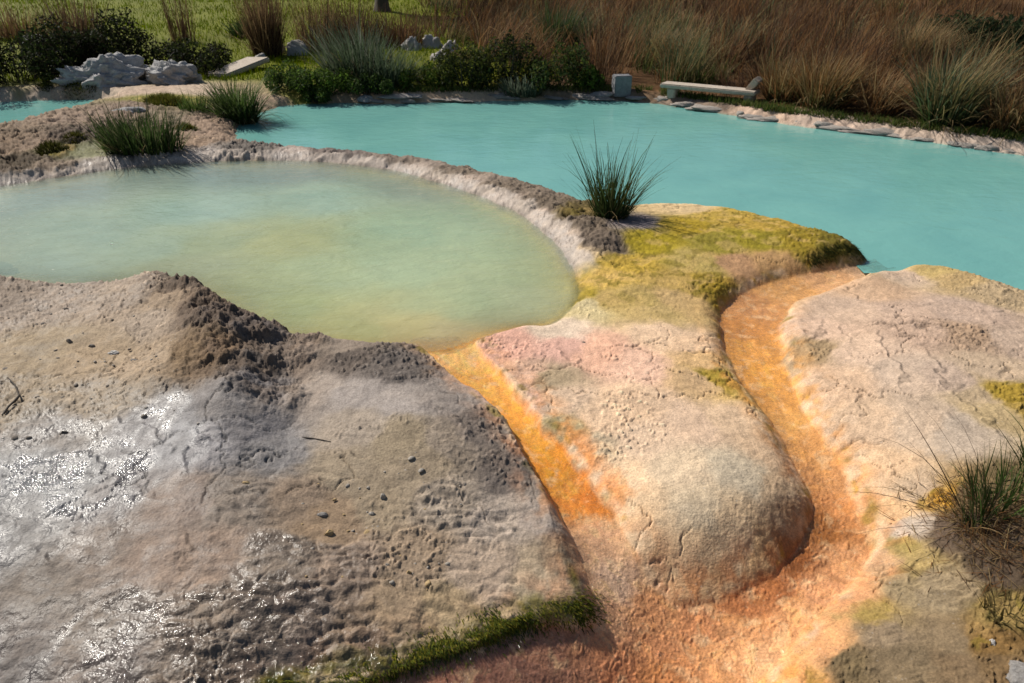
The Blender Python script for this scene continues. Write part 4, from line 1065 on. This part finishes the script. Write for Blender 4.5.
def stone_mesh(name, seed, sub=3, amp=.22, fr=1.6, mat=None, flat=.25):
    bm = bmesh.new(); bmesh.ops.create_icosphere(bm, subdivisions=sub, radius=1)
    V = np.array([v.co[:] for v in bm.verts]); n = V / np.linalg.norm(V, axis=1)[:, None]
    def p3(q, s): return (perlin(q[:, 0] + 3.1 * s, q[:, 1] + q[:, 2] * .7, s) + perlin(q[:, 1] - 2.2, q[:, 2] + q[:, 0] * .6, s + 1)) * .6
    # broken facets: cut by random planes, then roughen
    r_ = np.random.default_rng(seed)
    for _ in range(9):
        d = r_.normal(size=3); d /= np.linalg.norm(d); c = r_.uniform(.62, .9)
        e = np.maximum(V @ d - c, 0); V = V - e[:, None] * d * .9
    V = V + n * (amp * p3(n * fr, seed) + amp * .5 * p3(n * fr * 2.7, seed + 4) + amp * .25 * p3(n * fr * 6, seed + 8))[:, None]
    V[:, 2] = np.maximum(V[:, 2], -flat)
    for v, c in zip(bm.verts, V): v.co = c
    me = bpy.data.meshes.new(name); bm.to_mesh(me); bm.free()
    me.polygons.foreach_set('use_smooth', np.ones(len(me.polygons), bool))
    if mat: me.materials.append(mat)
    return me


M_GREY = stone_material('grey_rock', (.30, .29, .285), (.52, .51, .50), 5, (.05, .048, .046), .05, .7)
M_PALE = stone_material('pale_rock', (.30, .275, .25), (.52, .49, .46), 5, (.10, .09, .08), .04, .6)
M_SHORE = stone_material('shore_crust', (.28, .245, .215), (.44, .40, .36), 9, (.11, .09, .075), .02, .6)
M_OCHRE = stone_material('ochre_stone', (.40, .27, .12), (.52, .39, .22), 60, (.12, .08, .04), .003)
M_PEB = stone_material('grey_pebble', (.30, .27, .23), (.48, .43, .37), 60, (.07, .06, .05), .003)
M_DARKP = stone_material('dark_pebble', (.16, .135, .11), (.30, .26, .22), 60, (.03, .025, .02), .003)
M_WHITE = stone_material('white_stone', (.50, .47, .43), (.66, .63, .59), 40, (.25, .22, .2), .004)
M_BROWNR = stone_material('brown_rock', (.10, .085, .07), (.22, .19, .16), 9, (.03, .026, .022), .02, .8)
M_SLAB = stone_material('travertine_block', (.40, .33, .26), (.56, .49, .41), 14, (.12, .095, .07), .008, .85)
M_BLOCK = stone_material('grey_block', (.17, .17, .18), (.26, .26, .27), 12, (.07, .07, .065), .008, .8)


def stone(px, py, w_, d_, h, label, mat, seed, name='rock', cat='rock', rz=0, sub=4, amp=.22, fr=1.6, sink=.2, tilt=(0, 0)):
    x, y, z = [float(q) for q in place(px, py)]
    o = link(name, stone_mesh(name, seed, sub, amp, fr, mat), None, (x, y, z + h * .0), rz, (w_ / 2, d_ / 2, h))
    o.rotation_euler = (tilt[0], tilt[1], rz)
    return tag(o, label, cat)


stone(103, 83, 1.35, .75, .40, 'largest grey craggy boulder in front of the dark bramble hedge', M_GREY, 11, 'boulder', 'boulder', .2, 5, .42, 2.8)
stone(176, 82, .95, .55, .30, 'lower grey boulder right of the largest one, before the bramble hedge', M_GREY, 12, 'boulder', 'boulder', -.2, 5, .42, 2.8)
stone(132, 84, .45, .35, .13, 'small grey rock wedged between the two boulders', M_GREY, 13, 'rock', 'rock', .4, 4, .3)
stone(36, 44, .6, .4, .2, 'pale rock half buried in the dark bramble near the top left', M_GREY, 14)
stone(272, 52, .55, .4, .30, 'pale grey rock at the meadow edge below the broom-like dry shrub', M_PALE, 15, rz=.3)
stone(297, 54, .5, .4, .26, 'pale rock right of the one below the broom-like shrub', M_PALE, 16)
stone(262, 62, .30, .25, .14, 'small pale rock at the top end of the flat slab', M_PALE, 17)
for px, py, w_, h, sd_, lab in ((412, 50, .42, .24, 21, 'pale chunk at the left end of the rubble heap above the green shrubs'), (432, 48, .46, .25, 22, 'largest pale chunk in the middle of the rubble heap'),
                              (452, 55, .40, .22, 23, 'pale chunk at the right end of the rubble heap'), (440, 60, .34, .18, 24, 'pale chunk low in front of the rubble heap')):
    o = stone(px, py, w_, .35, h, lab, M_PALE, sd_, 'rubble_chunk', 'rock', sd_ * .7, 4, .4, 2.5); o['group'] = 'chunks of the pale rubble heap'
stone(4, 271, .17, .14, .075, 'dark crumbly rock lump at the left edge beside the green pool', M_BROWNR, 31, 'rock', 'rock', .3, 4, .35, 2.4)
stone(603, 95, .42, .2, .05, 'flat whitish stone lying in front of the square block on the far shore', M_PALE, 32, 'flat_stone', 'stone')
stone(400, 96.5, .75, .28, .035, 'long flat pale stone on the far shore left of the pale herb', M_PALE, 33, 'flat_stone', 'stone')
stone(366, 100, .25, .2, .07, 'grey stone at the water edge under the dark leafy shrub', M_GREY, 34, 'flat_stone', 'stone')
stone(128, 112, .5, .22, .07, 'grey flat ledge stone at the right corner of the small far pool', M_GREY, 35, 'flat_stone', 'stone')
stone(1026, 678, .12, .12, .03, 'pale grey rounded stone in the lower right corner', M_PALE, 41, 'stone', 'stone')
stone(992, 643, .022, .028, .014, 'small white chip on the brown ground near the lower right corner', M_WHITE, 42, 'pebble', 'pebble')
stone(383, 497, .024, .024, .017, 'round grey pebble alone on the near mound, casting a dark shadow', M_PEB, 43, 'pebble', 'pebble')
stone(329, 534, .040, .028, .018, 'larger ochre stone on the near mound', M_OCHRE, 44, 'pebble', 'stone', .2)
stone(322, 515, .040, .026, .010, 'flat pale stone just above the ochre stone', M_PALE, 45, 'pebble', 'stone')
stone(246, 484, .034, .022, .013, 'orange brown stone on the grey rippled slope', M_OCHRE, 46, 'pebble', 'stone')
stone(388, 566, .022, .02, .014, 'pale egg shaped pebble low on the near mound', M_PEB, 47, 'pebble', 'pebble')
stone(409, 573, .020, .018, .012, 'tan pebble right of the pale egg shaped pebble', M_OCHRE, 48, 'pebble', 'pebble')
stone(372, 514, .030, .018, .009, 'pair-like flat grey stone left of the round grey pebble', M_PEB, 49, 'pebble', 'pebble')
stone(70, 342, .036, .028, .02, 'largest dark pebble on the tan flat at the left', M_DARKP, 50, 'pebble', 'pebble')
stone(92, 346, .040, .02, .010, 'flat dark chip right of the largest dark pebble', M_DARKP, 51, 'pebble', 'pebble')
stone(134, 361, .050, .026, .012, 'flat pale stone on the tan flat', M_PALE, 52, 'pebble', 'stone')
stone(114, 353, .060, .035, .012, 'chalky white fragment on the tan flat at the left', M_WHITE, 53, 'pebble', 'stone', sub=4, amp=.5)
stone(64, 434, .036, .028, .016, 'dark brown stone at the top of the glittering wet patch', M_BROWNR, 54, 'pebble', 'stone')
stone(584, 343, .026, .018, .010, 'dark pebble alone on the pink mound beside the green pool', M_DARKP, 55, 'pebble', 'pebble')
stone(66, 309, .05, .016, .010, 'elongated dark chip near the top of the tan flat', M_DARKP, 56, 'pebble', 'pebble', -.2)

# ragged pale rocks of the lip along the far shore
lip = [stone_mesh('shore_rock', 81 + i, 3, .4, 2.2, M_SHORE) for i in range(5)]
lp = np.array([(372,101),(400,100.5),(436,99.5),(452,99.5),(500,98),(548,97.5),(585,97.5),(640,98.5),(664,100),(690,105),(703,107.5),(716,110),(742,115),(757,117.5),(772,120),(800,124),(826,127),(842,129),(856,131),(880,134),(896,136),(930,140),(958,144),(975,146),(990,148.5),(1012,151.5)], float)
for k, (a, b, c_) in enumerate(zip(*place(lp[:, 0], lp[:, 1] - 2.5))):
    q = rng.uniform(.6, 1.25)
    o = link('shore_rock', lip[k % 5], None, (float(a), float(b), float(c_) - .035), rng.uniform(-.6, .1), (.22 * q * rng.uniform(.6, 1.9), .10 * q, .055 * rng.uniform(.4, 1.3)))
    tag(o, 'ragged pale rock in the low lip along the far shore of the turquoise pool', 'rock', 'pale rocks of the far shore lip')

# loose crumbs on the near mound
protos = {k: [stone_mesh('pebble', 60 + i + 10 * q, 2, .3, 1.8, m) for i in range(4)] for q, (k, m) in enumerate((('dark', M_DARKP), ('grey', M_PEB), ('tan', M_OCHRE)))}
for key, cnt, (x0, y0, x1, y1), lab, grp in (
    ('dark', 60, (4, 285, 190, 445), 'small dark crumb of stone scattered on the tan flat at the left', 'dark crumbs on the tan flat'),
    ('grey', 55, (10, 290, 200, 450), 'small grey crumb of stone scattered on the tan flat at the left', 'grey crumbs on the tan flat'),
    ('grey', 60, (290, 430, 480, 590), 'tiny grey pebble scattered on the smooth middle of the near mound', 'grey pebbles on the middle of the near mound'),
    ('tan', 22, (300, 480, 430, 600), 'tiny tan pebble scattered on the smooth middle of the near mound', 'tan pebbles on the middle of the near mound')):
    px = rng.uniform(x0, x1, cnt); py = rng.uniform(y0, y1, cnt)
    xs, ys, zs = place(px, py)
    for a, b, c_ in zip(xs, ys, zs):
        s_ = .0045 * rng.lognormal(0, .42) * (1.35 if key == 'dark' else 1)
        o = link('pebble', protos[key][rng.integers(0, 4)], None, (float(a), float(b), float(c_) + s_ * .25), rng.uniform(0, 6), (s_ * rng.uniform(.9, 1.7), s_, s_ * .8))
        tag(o, lab, 'pebble', grp)


# twigs
def twig(name, paths, label, rad=.003):
    Vs, Fs, off = [], [], 0
    for pts in paths:
        p = np.array(pts, float); x, y, z = place(p[:, 0], p[:, 1]); z = z + p[:, 2]
        q = np.stack([x, y, z], 1); k = 6
        for i, c_ in enumerate(q):
            d = q[min(i + 1, len(q) - 1)] - q[max(i - 1, 0)]; d /= np.linalg.norm(d)
            u = np.cross(d, (0, 0, 1)); u /= np.linalg.norm(u); v_ = np.cross(d, u)
            r = rad * (1 - .55 * i / len(q))
            Vs.append(np.array([c_ + r * (math.cos(a) * u + math.sin(a) * v_) for a in np.arange(k) * 6.283 / k]))
        m_ = len(q)
        for i in range(m_ - 1):
            for j in range(k): Fs.append((off + i * k + j, off + i * k + (j + 1) % k, off + (i + 1) * k + (j + 1) % k, off + (i + 1) * k + j))
        off += m_ * k
    tag(link(name, mesh_from(name, np.concatenate(Vs), np.array(Fs), None, M_STEM)), label, 'twig')


twig('twig', [[(3, 416, .005), (9, 409, .012), (15, 404, .015), (20, 398, .014), (16, 388, .02), (9, 381, .02)], [(20, 398, .014), (17, 402, .01), (12, 405, .006)]], 'dark forked twig lying on the tan flat at the left edge', .0055)
twig('twig', [[(301, 438, .004), (312, 439.5, .007), (322, 441, .006), (331, 442.5, .004)]], 'thin straight dark twig on the grey part of the near mound', .003)
twig('twig', [[(508, 545, .004), (518, 548, .006), (528, 551, .006), (536, 554, .004)]], 'thin pale twig near the right edge of the near mound', .002)

# ------------------------------------------------------------------ bench and block on the far shore
def slab_mesh(name, sx, sy, sz, mat, seed=0, bev=.015, rough=.006, cuts=6):
    bm = bmesh.new(); bmesh.ops.create_cube(bm, size=1)
    for v in bm.verts: v.co = Vector((v.co.x * sx, v.co.y * sy, v.co.z * sz))
    bmesh.ops.bevel(bm, geom=bm.edges[:], offset=bev, segments=2, affect='EDGES')
    bmesh.ops.subdivide_edges(bm, edges=[e for e in bm.edges if e.calc_length() > .1], cuts=cuts, use_grid_fill=True)
    for v in bm.verts:
        n_ = fbm(np.array([v.co.x * 9 + v.co.z * 7]), np.array([v.co.y * 9 + v.co.z * 5]), 3, 401 + seed)[0]
        v.co += v.co.normalized() * float(n_) * rough * 2
    me = bpy.data.meshes.new(name); bm.to_mesh(me); bm.free(); me.materials.append(mat)
    return me


(xr, xl), (yr, yl), (zr, zl) = [[float(v) for v in q] for q in place(np.array((750., 668.)), np.array((101., 95.5)))]
ang = math.atan2(yl - yr, xl - xr) + math.pi
ln = math.hypot(xr - xl, yr - yl)
b = bpy.data.objects.new('stone_bench', None); COL.objects.link(b)
b.location = ((xr + xl) / 2, (yr + yl) / 2, (zr + zl) / 2); b.rotation_euler = (0, 0, ang)
tag(b, 'low pale stone bench on the far shore in front of the dry grass', 'bench')
link('seat', slab_mesh('seat', ln + .18, .28, .06, M_SLAB, 1), b, (0, 0, .135))
link('leg', slab_mesh('leg', .12, .22, .15, M_SLAB, 2), b, (ln / 2 - .01, 0, .03))
link('leg', slab_mesh('leg', .12, .22, .15, M_SLAB, 3), b, (-ln / 2 + .08, 0, .03))
e = link('end_stone', slab_mesh('end_stone', .09, .22, .20, M_SLAB, 4), b, (ln / 2 + .0, .08, .225)); e.rotation_euler = (.1, .62, 0)
x_, y_, z_ = [float(q) for q in place(238, 72)]
o = link('stone_slab', slab_mesh('stone_slab', .46, 1.25, .08, M_SLAB, 8, .02, .006), None, (x_, y_, z_ + .07), -.25); o.rotation_euler = (.10, -.03, -.32)
tag(o, 'flat pale stone slab lying as a footbridge toward the meadow', 'stone slab')
x_, y_, z_ = [float(q) for q in place(621, 93)]
o = link('stone_block', slab_mesh('stone_block', .255, .22, .30, M_BLOCK, 6, .012, .004), None, (x_, y_, z_ + .11), .12)
tag(o, 'upright square grey stone block on the far shore left of the bench', 'stone block')


# ------------------------------------------------------------------ light
AZ, EL = R(-52), R(43)
w = bpy.data.worlds.new('World'); scene.world = w; w.use_nodes = True
sky = w.node_tree.nodes.new('ShaderNodeTexSky'); sky.sky_type = 'NISHITA'; sky.sun_disc = False
sky.sun_elevation = EL; sky.sun_rotation = AZ
bg = w.node_tree.nodes['Background']; bg.inputs['Strength'].default_value = .055
w.node_tree.links.new(sky.outputs[0], bg.inputs['Color'])
sd = bpy.data.lights.new('sun', 'SUN'); sd.energy = 4.8; sd.angle = R(.5); sd.color = (1, .94, .85)
so = bpy.data.objects.new('sun', sd); COL.objects.link(so)
dv = Vector((math.sin(AZ) * math.cos(EL), math.cos(AZ) * math.cos(EL), math.sin(EL)))
so.rotation_euler = dv.to_track_quat('Z', 'Y').to_euler()
scene.view_settings.view_transform = 'Standard'; scene.view_settings.look = 'None'
scene.view_settings.exposure = 0.12; scene.view_settings.gamma = 1
